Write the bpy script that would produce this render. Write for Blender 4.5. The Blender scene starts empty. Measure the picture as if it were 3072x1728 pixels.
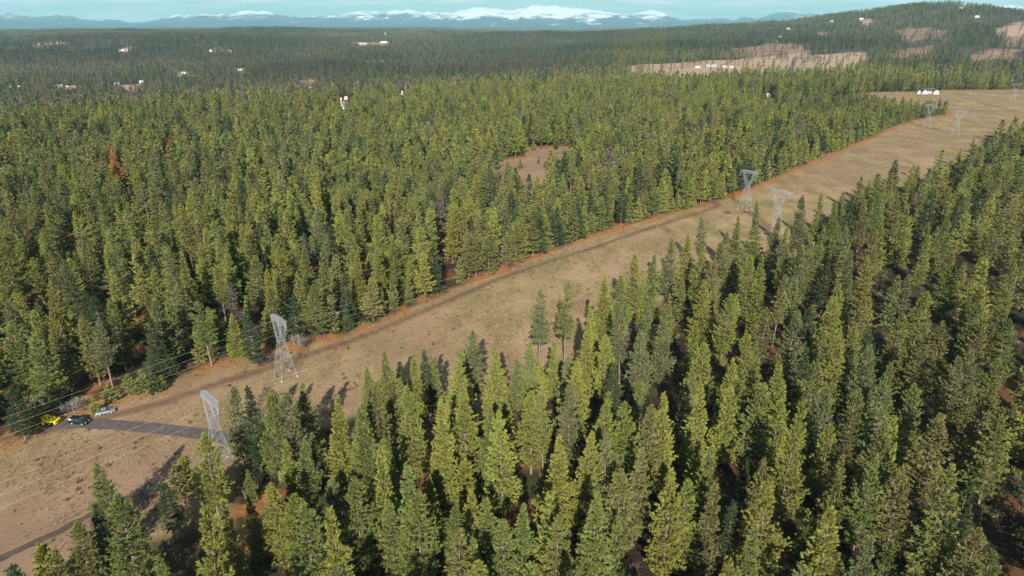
import bpy, bmesh, math, random
import numpy as np
from mathutils import Vector, Matrix

rad = math.radians
S = bpy.context.scene
COL = S.collection

# ------------------------------------------------------------------ camera, light, exposure
CAM_H, PITCH, FOC = 100.0, rad(21.57), 2049.0          # metres, radians, focal length in photo pixels (3072 wide)
cam_d = bpy.data.cameras.new('camera')
cam_d.sensor_width = 36.0
cam_d.lens = 36.0 * FOC / 3072.0
cam_d.clip_start, cam_d.clip_end = 0.5, 200000.0
cam = bpy.data.objects.new('camera', cam_d)
cam.location = (0, 0, CAM_H)
cam.rotation_euler = (math.pi / 2 - PITCH, 0, 0)
COL.objects.link(cam)
S.camera = cam

SUN_EL, SUN_AZ = rad(28.8), rad(181.5)                  # the sun stands behind the camera
world = bpy.data.worlds.new('World')
S.world = world
world.use_nodes = True
wn, wl = world.node_tree.nodes, world.node_tree.links
wn.clear()
w_out = wn.new('ShaderNodeOutputWorld')
w_bg = wn.new('ShaderNodeBackground')
w_sky = wn.new('ShaderNodeTexSky')
w_sky.sky_type = 'NISHITA'
w_sky.sun_disc = False
w_sky.sun_elevation, w_sky.sun_rotation = SUN_EL, SUN_AZ
w_sky.altitude = 700
w_sky.air_density, w_sky.dust_density, w_sky.ozone_density = 1.0, 0.6, 1.5
SKY_STRENGTH = 0.05
w_bg.inputs['Strength'].default_value = SKY_STRENGTH
# thin stretched cloud veils over the sky
w_tc = wn.new('ShaderNodeTexCoord')
w_map = wn.new('ShaderNodeMapping'); w_map.inputs['Scale'].default_value = (4.0, 4.0, 60.0)
w_noise = wn.new('ShaderNodeTexNoise'); w_noise.inputs['Scale'].default_value = 2.3
w_noise.inputs['Detail'].default_value = 6; w_noise.inputs['Roughness'].default_value = 0.55
w_ramp = wn.new('ShaderNodeValToRGB')
w_ramp.color_ramp.elements[0].position = 0.46; w_ramp.color_ramp.elements[0].color = (0.0, 0.0, 0.0, 1)
w_ramp.color_ramp.elements[1].position = 0.66; w_ramp.color_ramp.elements[1].color = (0.85, 0.85, 0.85, 1)
w_tint = wn.new('ShaderNodeMix'); w_tint.data_type = 'RGBA'; w_tint.blend_type = 'MULTIPLY'
w_tint.inputs['Factor'].default_value = 1.0; w_tint.inputs['B'].default_value = (0.74, 1.02, 1.12, 1)
w_mix = wn.new('ShaderNodeMix'); w_mix.data_type = 'RGBA'
w_mix.inputs['B'].default_value = (11.0, 11.8, 12.0, 1)
wl.new(w_tc.outputs['Generated'], w_map.inputs['Vector']); wl.new(w_map.outputs['Vector'], w_noise.inputs['Vector'])
wl.new(w_noise.outputs['Fac'], w_ramp.inputs['Fac']); wl.new(w_ramp.outputs['Color'], w_mix.inputs['Factor'])
wl.new(w_sky.outputs['Color'], w_tint.inputs['A']); wl.new(w_tint.outputs['Result'], w_mix.inputs['A'])
wl.new(w_mix.outputs['Result'], w_bg.inputs['Color']); wl.new(w_bg.outputs['Background'], w_out.inputs['Surface'])

sun_d = bpy.data.lights.new('sun', 'SUN')
sun_d.energy, sun_d.angle, sun_d.color = 5.0, rad(0.53), (1.0, 0.93, 0.82)
sun = bpy.data.objects.new('sun', sun_d)
sun_from = Vector((math.sin(SUN_AZ) * math.cos(SUN_EL), math.cos(SUN_AZ) * math.cos(SUN_EL), math.sin(SUN_EL)))
sun.rotation_euler = (-sun_from).to_track_quat('-Z', 'Y').to_euler()
sun.location = (0, -60, 160)
COL.objects.link(sun)

S.view_settings.view_transform = 'Standard'
S.view_settings.look = 'None'
S.view_settings.gamma = 1.0
S.view_settings.use_curve_mapping = False
S.view_settings.exposure = 0.85
S.render.engine = 'CYCLES'
S.cycles.max_bounces = 5
S.cycles.diffuse_bounces = 2
S.cycles.glossy_bounces = 2
S.cycles.transmission_bounces = 3
S.cycles.volume_bounces = 0
S.cycles.use_denoising = True
S.cycles.use_adaptive_sampling = True

HAZE_DENSITY = 3.5e-5
HAZE_COLOR = (0.42, 0.80, 0.94, 1)

# ------------------------------------------------------------------ small helpers
def lin(*c):
    return tuple(c) + (1.0,)

def tag(o, label=None, cat=None, group=None, kind=None):
    if label: o['label'] = label
    if cat: o['category'] = cat
    if group: o['group'] = group
    if kind: o['kind'] = kind
    return o

def empty(name, loc=(0, 0, 0), rz=0.0):
    o = bpy.data.objects.new(name, None)
    o.location = loc; o.rotation_euler = (0, 0, rz)
    o.empty_display_size = 0.5
    COL.objects.link(o)
    return o

def mesh_obj(name, verts, faces, mats, parent=None, mat_idx=None, link=True, smooth=False):
    me = bpy.data.meshes.new(name)
    me.from_pydata([tuple(v) for v in verts], [], [tuple(f) for f in faces])
    for m in (mats if isinstance(mats, (list, tuple)) else [mats]):
        me.materials.append(m)
    if mat_idx is not None:
        me.polygons.foreach_set('material_index', np.asarray(mat_idx, dtype=np.int32))
    if smooth:
        me.polygons.foreach_set('use_smooth', np.ones(len(me.polygons), dtype=bool))
    me.update()
    o = bpy.data.objects.new(name, me)
    if link: COL.objects.link(o)
    if parent is not None: o.parent = parent
    return o

def fast_mesh(name, V, F, mats, mat_idx=None, attrs=None, smooth=False):
    """V (n,3), F (m,3 or 4) arrays -> mesh datablock."""
    me = bpy.data.meshes.new(name)
    V = np.ascontiguousarray(V, dtype=np.float32); F = np.ascontiguousarray(F, dtype=np.int32)
    k = F.shape[1]
    me.vertices.add(len(V)); me.vertices.foreach_set('co', V.ravel())
    me.loops.add(F.size); me.loops.foreach_set('vertex_index', F.ravel())
    me.polygons.add(len(F)); me.polygons.foreach_set('loop_start', np.arange(0, F.size, k, dtype=np.int32))
    for m in mats: me.materials.append(m)
    if mat_idx is not None: me.polygons.foreach_set('material_index', np.asarray(mat_idx, dtype=np.int32))
    if smooth: me.polygons.foreach_set('use_smooth', np.ones(len(F), dtype=bool))
    me.update(calc_edges=True); me.validate()
    for n, a in (attrs or {}).items():
        at = me.attributes.new(n, 'FLOAT', 'POINT')
        at.data.foreach_set('value', np.ascontiguousarray(a, dtype=np.float32))
    return me

def copy_tree(o, parent=None):
    c = o.copy(); COL.objects.link(c)
    if parent is not None: c.parent = parent
    for ch in list(o.children): copy_tree(ch, c)
    return c

class MB:
    """collects boxes, bars, prisms; build() links them as one mesh object."""
    thin = 1.0
    def __init__(self): self.v, self.f = [], []
    def add(self, vs, fs):
        n = len(self.v); self.v += [tuple(v) for v in vs]; self.f += [tuple(i + n for i in f) for f in fs]
    def box(self, c, s, rz=0.0):
        cx, cy, cz = c; hx, hy, hz = s[0] / 2, s[1] / 2, s[2] / 2
        ca, sa = math.cos(rz), math.sin(rz)
        vs = []
        for z in (-hz, hz):
            for x, y in ((-hx, -hy), (hx, -hy), (hx, hy), (-hx, hy)):
                vs.append((cx + x * ca - y * sa, cy + x * sa + y * ca, cz + z))
        self.add(vs, [(3, 2, 1, 0), (4, 5, 6, 7), (0, 1, 5, 4), (1, 2, 6, 5), (2, 3, 7, 6), (3, 0, 4, 7)])
    def bar(self, a, b, t, t2=None, n=4):
        t = t * self.thin; t2 = None if t2 is None else t2 * self.thin
        a, b = Vector(a), Vector(b); d = (b - a)
        if d.length < 1e-6: return
        d.normalize()
        up = Vector((0, 0, 1)) if abs(d.z) < 0.95 else Vector((1, 0, 0))
        x = d.cross(up).normalized(); y = d.cross(x).normalized()
        t2 = t if t2 is None else t2
        vs = []
        for p, r in ((a, t / 2), (b, t2 / 2)):
            for k in range(n):
                an = 2 * math.pi * (k + 0.5) / n
                vs.append(p + x * (math.cos(an) * r * 1.3) + y * (math.sin(an) * r * 1.3))
        fs = [(k, (k + 1) % n, n + (k + 1) % n, n + k) for k in range(n)]
        fs += [tuple(range(n - 1, -1, -1)), tuple(range(n, 2 * n))]
        self.add(vs, fs)
    def prism(self, poly, y0, y1):
        """poly in x,z extruded along y"""
        n = len(poly)
        vs = [(x, y0, z) for x, z in poly] + [(x, y1, z) for x, z in poly]
        fs = [tuple(range(n)), tuple(range(2 * n - 1, n - 1, -1))] + [((k + 1) % n, k, n + k, n + (k + 1) % n) for k in range(n)]
        self.add(vs, fs)
    def lathe(self, prof, c=(0, 0, 0), n=14, axis='z'):
        vs, fs = [], []
        for r, z in prof:
            for k in range(n):
                a = 2 * math.pi * k / n
                p = (r * math.cos(a), r * math.sin(a), z)
                if axis == 'y': p = (p[0], p[2], p[1])
                vs.append((c[0] + p[0], c[1] + p[1], c[2] + p[2]))
        for i in range(len(prof) - 1):
            for k in range(n):
                fs.append((i * n + k, i * n + (k + 1) % n, (i + 1) * n + (k + 1) % n, (i + 1) * n + k))
        fs.append(tuple(range(n - 1, -1, -1))); m = (len(prof) - 1) * n
        fs.append(tuple(range(m, m + n)))
        self.add(vs, fs)
    def build(self, name, mat, parent=None, link=True):
        return mesh_obj(name, self.v, self.f, mat, parent, link=link)

def P(V): return np.asarray(V, dtype=float)

# photo pixel (3072 x 1728) -> viewing ray
def ray(u, v):
    xn, yn = (u - 1536.0) / FOC, (v - 864.0) / FOC
    return np.array([xn, math.cos(PITCH) - yn * math.sin(PITCH), -math.sin(PITCH) - yn * math.cos(PITCH)])

def at_z(u, v, z=0.0):
    d = ray(u, v); t = (z - CAM_H) / d[2]
    return np.array([d[0] * t, d[1] * t, z])

def project(X):
    X = np.atleast_2d(X); dx, dy, dz = X[:, 0], X[:, 1], X[:, 2] - CAM_H
    dep = dy * math.cos(PITCH) - dz * math.sin(PITCH)
    up = dy * math.sin(PITCH) + dz * math.cos(PITCH)
    dep = np.where(dep < 1, 1, dep)
    return 1536 + FOC * dx / dep, 864 - FOC * up / dep, dep

# value noise
def _h(ix, iy, s):
    a = (ix.astype(np.int64) * 374761393 + iy.astype(np.int64) * 668265263 + s * 974711) & 0xffffffff
    a = ((a ^ (a >> 13)) * 1274126177) & 0xffffffff
    return ((a ^ (a >> 16)) & 0xffff) / 65535.0
def vnoise(x, y, s=0):
    x, y = np.asarray(x, float), np.asarray(y, float)
    ix, iy = np.floor(x), np.floor(y); fx, fy = x - ix, y - iy
    fx, fy = fx * fx * (3 - 2 * fx), fy * fy * (3 - 2 * fy)
    a, b = _h(ix, iy, s), _h(ix + 1, iy, s); c, d = _h(ix, iy + 1, s), _h(ix + 1, iy + 1, s)
    return (a * (1 - fx) + b * fx) * (1 - fy) + (c * (1 - fx) + d * fx) * fy
def fbm(x, y, s=0, o=4):
    t, a, n = 0, 0.5, 0
    for i in range(o):
        t = t + a * vnoise(np.asarray(x) * 2 ** i, np.asarray(y) * 2 ** i, s + i); n += a; a *= 0.5
    return t / n
def sstep(a, b, x):
    t = np.clip((np.asarray(x, float) - a) / (b - a), 0, 1); return t * t * (3 - 2 * t)

# ------------------------------------------------------------------ terrain
HILLS = [  # x, y, height, sigma across, sigma along, angle
    (1872.8, 3120.3, 77.4, 256.0, 461.6, 0.0), (1514.4, 3826.1, 46.0, 567.1, 435.6, 0.3), (2657.4, 3355.8, 83.5, 826.4, 428.6, 0.0),
    (1403.0, 4491.9, 28.5, 637.5, 750.0, 0.4), (1650, 2250, 35, 420, 330, 0.0), (2300, 2150, 40, 520, 420, 0.0),
    (-900, 3300, 24, 700, 380, 0.0), (-1900, 3000, 26, 700, 420, 0.0), (-200, 4300, 18, 700, 400, 0.0), (-2600, 5200, 30, 1200, 600, 0.0),
]
def plateau_edge(az):
    return np.interp(np.degrees(az), [-40, -20, 0, 12, 20], [830, 880, 1000, 1150, 1400])
def terrain(x, y):
    x, y = np.asarray(x, float), np.asarray(y, float)
    r = np.hypot(x, y); az = np.arctan2(x, np.maximum(y, 1e-3))
    z = (fbm(x / 55, y / 55, 3, 3) - 0.5) * 0.9
    left = sstep(rad(16), rad(-6), az)
    z = z - 34 * left * sstep(0, 620, r - plateau_edge(az)) * (1 - 0.75 * sstep(2600, 6200, r))
    z = z - 8 * (1 - left) * sstep(2000, 3000, r) * sstep(rad(28), rad(8), az)
    z = z + (fbm(x / 950, y / 700, 11, 4) - 0.5) * (34 + 72 * sstep(rad(14), rad(3), az) * sstep(2000, 3500, r) * (1 - sstep(6000, 8000, r))) * sstep(1250, 3000, r)
    far = -8 * sstep(rad(-2), rad(-14), az) - 74 * sstep(rad(-9), rad(4), az)
    z = z + far * sstep(3500, 7000, r)
    z = z - 190 * sstep(8200, 13000, r) * sstep(rad(-1), rad(-9), az) - 70 * sstep(7600, 15000, r) * sstep(rad(-9), rad(-1), az)
    for hx, hy, h, sa, sb, an in HILLS:
        dx, dy = x - hx, y - hy
        a, b = dx * math.cos(an) + dy * math.sin(an), -dx * math.sin(an) + dy * math.cos(an)
        z = z + h * np.exp(-(a / sa) ** 2 / 2 - (b / sb) ** 2 / 2)
    hillm = sstep(rad(8), rad(20), az) * sstep(1700, 2600, r) * (1 - sstep(6000, 9000, r))
    z = z + hillm * (fbm(x / 260, y / 260, 23, 4) - 0.5) * 34
    return z

_T = np.exp(np.linspace(math.log(60), math.log(30000), 1800))
def on_ground(u, v):
    d = ray(u, v); L = math.hypot(d[0], d[1]); d = d / L
    x, y, z = d[0] * _T, d[1] * _T, CAM_H + d[2] * _T
    below = np.nonzero(z <= terrain(x, y))[0]
    if len(below) == 0: return None
    i = max(1, below[0]); a, b = _T[i - 1], _T[i]
    for _ in range(14):
        m = 0.5 * (a + b)
        if CAM_H + d[2] * m <= terrain(d[0] * m, d[1] * m): b = m
        else: a = m
    return np.array([d[0] * b, d[1] * b, float(terrain(d[0] * b, d[1] * b))])

def px_poly(pts):
    out = [on_ground(u, v) for u, v in pts]
    return np.array([p[:2] for p in out if p is not None])

def in_poly(x, y, poly):
    x, y = np.asarray(x, float), np.asarray(y, float); c = np.zeros(x.shape, bool)
    n = len(poly)
    for i in range(n):
        x0, y0 = poly[i]; x1, y1 = poly[(i + 1) % n]
        if y0 == y1: continue
        c ^= ((y0 > y) != (y1 > y)) & (x < (x1 - x0) * (y - y0) / (y1 - y0) + x0)
    return c
def line_dist(x, y, line, closed=False):
    x, y = np.asarray(x, float), np.asarray(y, float); best = np.full(x.shape, 1e9)
    n = len(line)
    for i in range(n if closed else n - 1):
        x0, y0 = line[i]; x1, y1 = line[(i + 1) % n]
        dx, dy = x1 - x0, y1 - y0; L2 = dx * dx + dy * dy + 1e-9
        t = np.clip(((x - x0) * dx + (y - y0) * dy) / L2, 0, 1)
        best = np.minimum(best, np.hypot(x - x0 - t * dx, y - y0 - t * dy))
    return best
def sdist(x, y, poly):
    d = line_dist(x, y, poly, True); return np.where(in_poly(x, y, poly), d, -d)

D = 3072 / 2576.0      # the picture was measured on a 2576 px copy
def dp(pts): return [(u * D, v * D) for u, v in pts]
# far edge of the meadow: where the trees beyond it stand
EDGE_FAR = np.array([at_z(u, v)[:2] for u, v in dp([(-260, 1190), (0, 1112), (100, 1068), (180, 1035), (262, 1008), (345, 985), (430, 955), (530, 915), (630, 890), (715, 868), (800, 858),
            (880, 842), (960, 808), (1030, 775), (1100, 745), (1200, 705), (1330, 655), (1450, 608), (1600, 560), (1740, 523), (1800, 505), (1850, 490), (1920, 460),
            (2000, 425), (2100, 385), (2190, 347), (2245, 320), (2310, 300), (2384, 287), (2380, 277), (2300, 272), (2230, 266), (2150, 253), (2105, 240), (2200, 232), (2290, 230), (2400, 226), (2500, 226), (2640, 224)])])
# edge of the near forest (pixel of the tree top, height)
C5, C6, C7, C8, C9 = (1024, 576), (2048, 576), (0, 1152), (1024, 1152), (2048, 1152)
def cr(c, x, y): return c[0] + x / 2.5156, c[1] + y / 2.5156
near_edge_tops = [(*cr(C7, -200, 1420), 14), (*cr(C7, 120, 1330), 14), (*cr(C7, 520, 1000), 14), (*cr(C7, 760, 700), 18), (*cr(C7, 1000, 720), 15), (*cr(C7, 1240, 700), 14), (*cr(C7, 1370, 520), 16), (*cr(C7, 1530, 380), 24),
    (*cr(C7, 1740, 10), 20), (*cr(C5, 200, 1300), 14), (*cr(C5, 345, 1200), 20), (*cr(C5, 545, 1215), 20), (*cr(C5, 880, 1195), 20), (*cr(C5, 970, 1055), 22), (*cr(C5, 1180, 1140), 24),
    (*cr(C5, 1440, 820), 24), (*cr(C5, 1700, 670), 27), (*cr(C5, 2000, 630), 27), (*cr(C5, 2230, 470), 26), (*cr(C5, 2490, 360), 24), (*cr(C6, 165, 190), 24), (*cr(C6, 425, 180), 26), (*cr(C6, 590, 70), 28),
    (*cr(C6, 920, 20), 28), (2457, 532, 25), (2600, 472, 24), (2671, 460, 24), (2826, 424, 25), (2957, 366, 25), (2981, 318, 26), (3060, 318, 26), (3200, 290, 26)]
EDGE_NEAR = np.array([at_z(u, v, h)[:2] for u, v, h in near_edge_tops])
EDGE_FAR = np.vstack([EDGE_FAR[0] - np.array((.717, .697)) * 230, EDGE_FAR])
MEADOW = np.vstack([EDGE_FAR, EDGE_NEAR[::-1], EDGE_NEAR[0] - np.array((.717, .697)) * 150])
CLEARING = px_poly([(c[0] + x / 2.5156, c[1] + y / 2.5156) for c, x, y in [((1024, 0), *q) for q in [(1120, 1235), (1250, 1205), (1400, 1185), (1415, 1120), (1560, 1108), (1710, 1105), (1735, 1250), (1690, 1330), (1560, 1420), (1530, 1570), (1440, 1600), (1360, 1520), (1260, 1460), (1150, 1400), (1090, 1320)]]])
def c3(pts): return px_poly([(2048 + x / 2.5156, y / 2.5156) for x, y in pts])
FIELDS = [
    c3([(-430, 495), (0, 472), (370, 452), (600, 425), (800, 405), (850, 330), (600, 325), (620, 345), (900, 330), (930, 400), (1000, 418), (1360, 388), (1420, 430), (1400, 510), (1180, 560), (990, 575), (800, 565), (600, 570), (430, 570), (300, 625), (100, 650), (-60, 630), (-330, 600), (-520, 590)]),
    c3([(370, 372), (600, 345), (860, 320), (900, 400), (700, 420), (400, 440), (200, 440)]),
    c3([(1615, 240), (1720, 203), (1850, 215), (2000, 225), (1990, 300), (1830, 300), (1740, 335), (1620, 300)]),
    c3([(1590, 400), (1720, 365), (1890, 335), (1880, 430), (1760, 450), (1600, 460)]),
    c3([(2165, 420), (2300, 375), (2560, 365), (2620, 480), (2400, 520), (2180, 505)]),
    c3([(2350, 215), (2480, 180), (2640, 160), (2640, 275), (2480, 280), (2360, 265)]),
    c3([(2400, 290), (2640, 250), (2640, 360), (2430, 355)]),
    c3([(1300, 150), (1440, 140), (1450, 195), (1370, 205)]),
    c3([(1010, 245), (1090, 235), (1100, 305), (1020, 305)]),
    c3([(1870, 32), (1950, 22), (1960, 60), (1890, 66)]),
    px_poly([(110, 130), (206, 130), (208, 135), (112, 135)]), px_poly([(345, 147), (412, 146), (416, 156), (350, 156)]), px_poly([(640, 150), (708, 149), (712, 162), (645, 162)]),
    px_poly([(1066, 182), (1150, 182), (1154, 195), (1070, 195)]), px_poly([(1476, 196), (1512, 196), (1530, 208), (1480, 208)]), px_poly([(525, 214), (570, 214), (572, 230), (530, 230)]), px_poly([(706, 205), (738, 205), (738, 222), (700, 222)]),
    px_poly([(1062, 126), (1120, 126), (1165, 124), (1168, 134), (1066, 138)]), px_poly([(180, 256), (240, 256), (236, 284), (170, 278)]), px_poly([(360, 256), (425, 252), (430, 290), (370, 288)]), px_poly([(455, 168), (520, 182), (530, 192), (480, 186)]),
    px_poly([(900, 240), (945, 236), (940, 285), (905, 282)]), px_poly([(2020, 222), (2110, 214), (2110, 240), (2030, 240)]),
]
def is_open(x, y, grow=0.0):
    o = (sdist(x, y, MEADOW) > -grow) | (sdist(x, y, CLEARING) > -grow)
    for f in FIELDS:
        if len(f) > 2: o |= sdist(x, y, f) > -grow
    return o

# ------------------------------------------------------------------ materials
def new_mat(name):
    m = bpy.data.materials.new(name); m.use_nodes = True
    nt = m.node_tree; b = nt.nodes['Principled BSDF']
    b.inputs['Specular IOR Level'].default_value = 0.15
    return m, nt, b

def simple_mat(name, col, rough=0.7, metal=0.0, spec=0.3, var=0.12, scale=3.0):
    m, nt, b = new_mat(name)
    n = nt.nodes.new('ShaderNodeTexNoise'); n.inputs['Scale'].default_value = scale; n.inputs['Detail'].default_value = 4
    tc = nt.nodes.new('ShaderNodeTexCoord'); nt.links.new(tc.outputs['Object'], n.inputs['Vector'])
    mr = nt.nodes.new('ShaderNodeMapRange'); mr.inputs['To Min'].default_value = 1 - var * 2; mr.inputs['To Max'].default_value = 1 + var
    nt.links.new(n.outputs['Fac'], mr.inputs['Value'])
    mx = nt.nodes.new('ShaderNodeMix'); mx.data_type = 'RGBA'; mx.blend_type = 'MULTIPLY'; mx.inputs['Factor'].default_value = 1
    mx.inputs['A'].default_value = lin(*col); nt.links.new(mr.outputs['Result'], mx.inputs['B'])
    nt.links.new(mx.outputs['Result'], b.inputs['Base Color'])
    b.inputs['Roughness'].default_value = rough; b.inputs['Metallic'].default_value = metal; b.inputs['Specular IOR Level'].default_value = spec
    return m

def foliage_mat(name, inst=False):
    """needle colour = the tree's own colour, varied a little per tree and per tuft; part of the light passes through."""
    m, nt, b = new_mat(name); N, L = nt.nodes, nt.links
    oi = N.new('ShaderNodeObjectInfo')
    if inst:
        ti = N.new('ShaderNodeAttribute'); ti.attribute_type = 'INSTANCER'; ti.attribute_name = 'tint'; col_out = ti.outputs['Color']
    else: col_out = oi.outputs['Color']
    at = N.new('ShaderNodeAttribute'); at.attribute_name = 'tone'
    hsv = N.new('ShaderNodeHueSaturation')
    r1 = N.new('ShaderNodeMapRange'); r1.inputs['To Min'].default_value = 0.485; r1.inputs['To Max'].default_value = 0.515
    L.new(oi.outputs['Random'], r1.inputs['Value']); L.new(r1.outputs['Result'], hsv.inputs['Hue'])
    wn_ = N.new('ShaderNodeTexWhiteNoise'); wn_.noise_dimensions = '1D'; L.new(oi.outputs['Random'], wn_.inputs['W'])
    r2 = N.new('ShaderNodeMapRange'); r2.inputs['To Min'].default_value = 0.84; r2.inputs['To Max'].default_value = 1.2
    L.new(wn_.outputs['Value'], r2.inputs['Value'])
    r3 = N.new('ShaderNodeMapRange'); r3.inputs['To Min'].default_value = 0.68; r3.inputs['To Max'].default_value = 1.34
    L.new(at.outputs['Fac'], r3.inputs['Value'])
    mu = N.new('ShaderNodeMath'); mu.operation = 'MULTIPLY'; L.new(r2.outputs['Result'], mu.inputs[0]); L.new(r3.outputs['Result'], mu.inputs[1])
    L.new(mu.outputs[0], hsv.inputs['Value']); L.new(col_out, hsv.inputs['Color'])
    L.new(hsv.outputs['Color'], b.inputs['Base Color'])
    b.inputs['Roughness'].default_value = 0.6; b.inputs['Specular IOR Level'].default_value = 0.2
    tr = N.new('ShaderNodeBsdfTranslucent'); L.new(hsv.outputs['Color'], tr.inputs['Color'])
    ms = N.new('ShaderNodeMixShader'); ms.inputs['Fac'].default_value = 0.10
    out = N['Material Output']
    L.new(b.outputs['BSDF'], ms.inputs[1]); L.new(tr.outputs['BSDF'], ms.inputs[2]); L.new(ms.outputs['Shader'], out.inputs['Surface'])
    return m

M_FOL = foliage_mat('needle_foliage')
M_FOLW = foliage_mat('wood_foliage', True)
M_BARK = simple_mat('bark', (0.235, 0.175, 0.135), 0.9, var=0.3, scale=6)
M_TWIG = simple_mat('bare_twig', (0.13, 0.10, 0.08), 0.9, var=0.25, scale=4)
M_STEEL = simple_mat('galvanised_steel', (0.30, 0.335, 0.365), 0.55, 0.2, 0.5, 0.12, 1.5)
M_WIRE = simple_mat('conductor_aluminium', (0.62, 0.58, 0.50), 0.5, 0.3, 0.5, 0.08)
M_GLASSY = simple_mat('insulator_porcelain', (0.40, 0.42, 0.42), 0.25, 0.0, 0.5)
M_CONC = simple_mat('concrete_footing', (0.42, 0.40, 0.37), 0.9)

# ------------------------------------------------------------------ conifer builder
def tri_tufts(C, DIR, ln, wd, k, rng, spread):
    """k pointed blades per centre C, fanned round DIR."""
    n = len(C)
    c = np.repeat(C, k, 0); d = np.repeat(DIR, k, 0) + rng.normal(0, spread, (n * k, 3))
    d /= np.linalg.norm(d, axis=1, keepdims=True) + 1e-9
    s = np.cross(d, rng.normal(0, 1, (n * k, 3))); s /= np.linalg.norm(s, axis=1, keepdims=True) + 1e-9
    l = ln * rng.uniform(0.7, 1.3, (n * k, 1)); w = wd * rng.uniform(0.7, 1.3, (n * k, 1))
    c = c - d * l * 0.25
    V = np.stack([c - s * w * 0.5 + d * l * 0.1, c + s * w * 0.5 + d * l * 0.1, c + d * l], 1).reshape(-1, 3)
    F = np.arange(len(V)).reshape(-1, 3)
    tone = np.repeat(np.repeat(rng.uniform(0, 1, n) * 0.75, k) + rng.uniform(0, 0.25, n * k), 3)
    return V, F, tone

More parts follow.
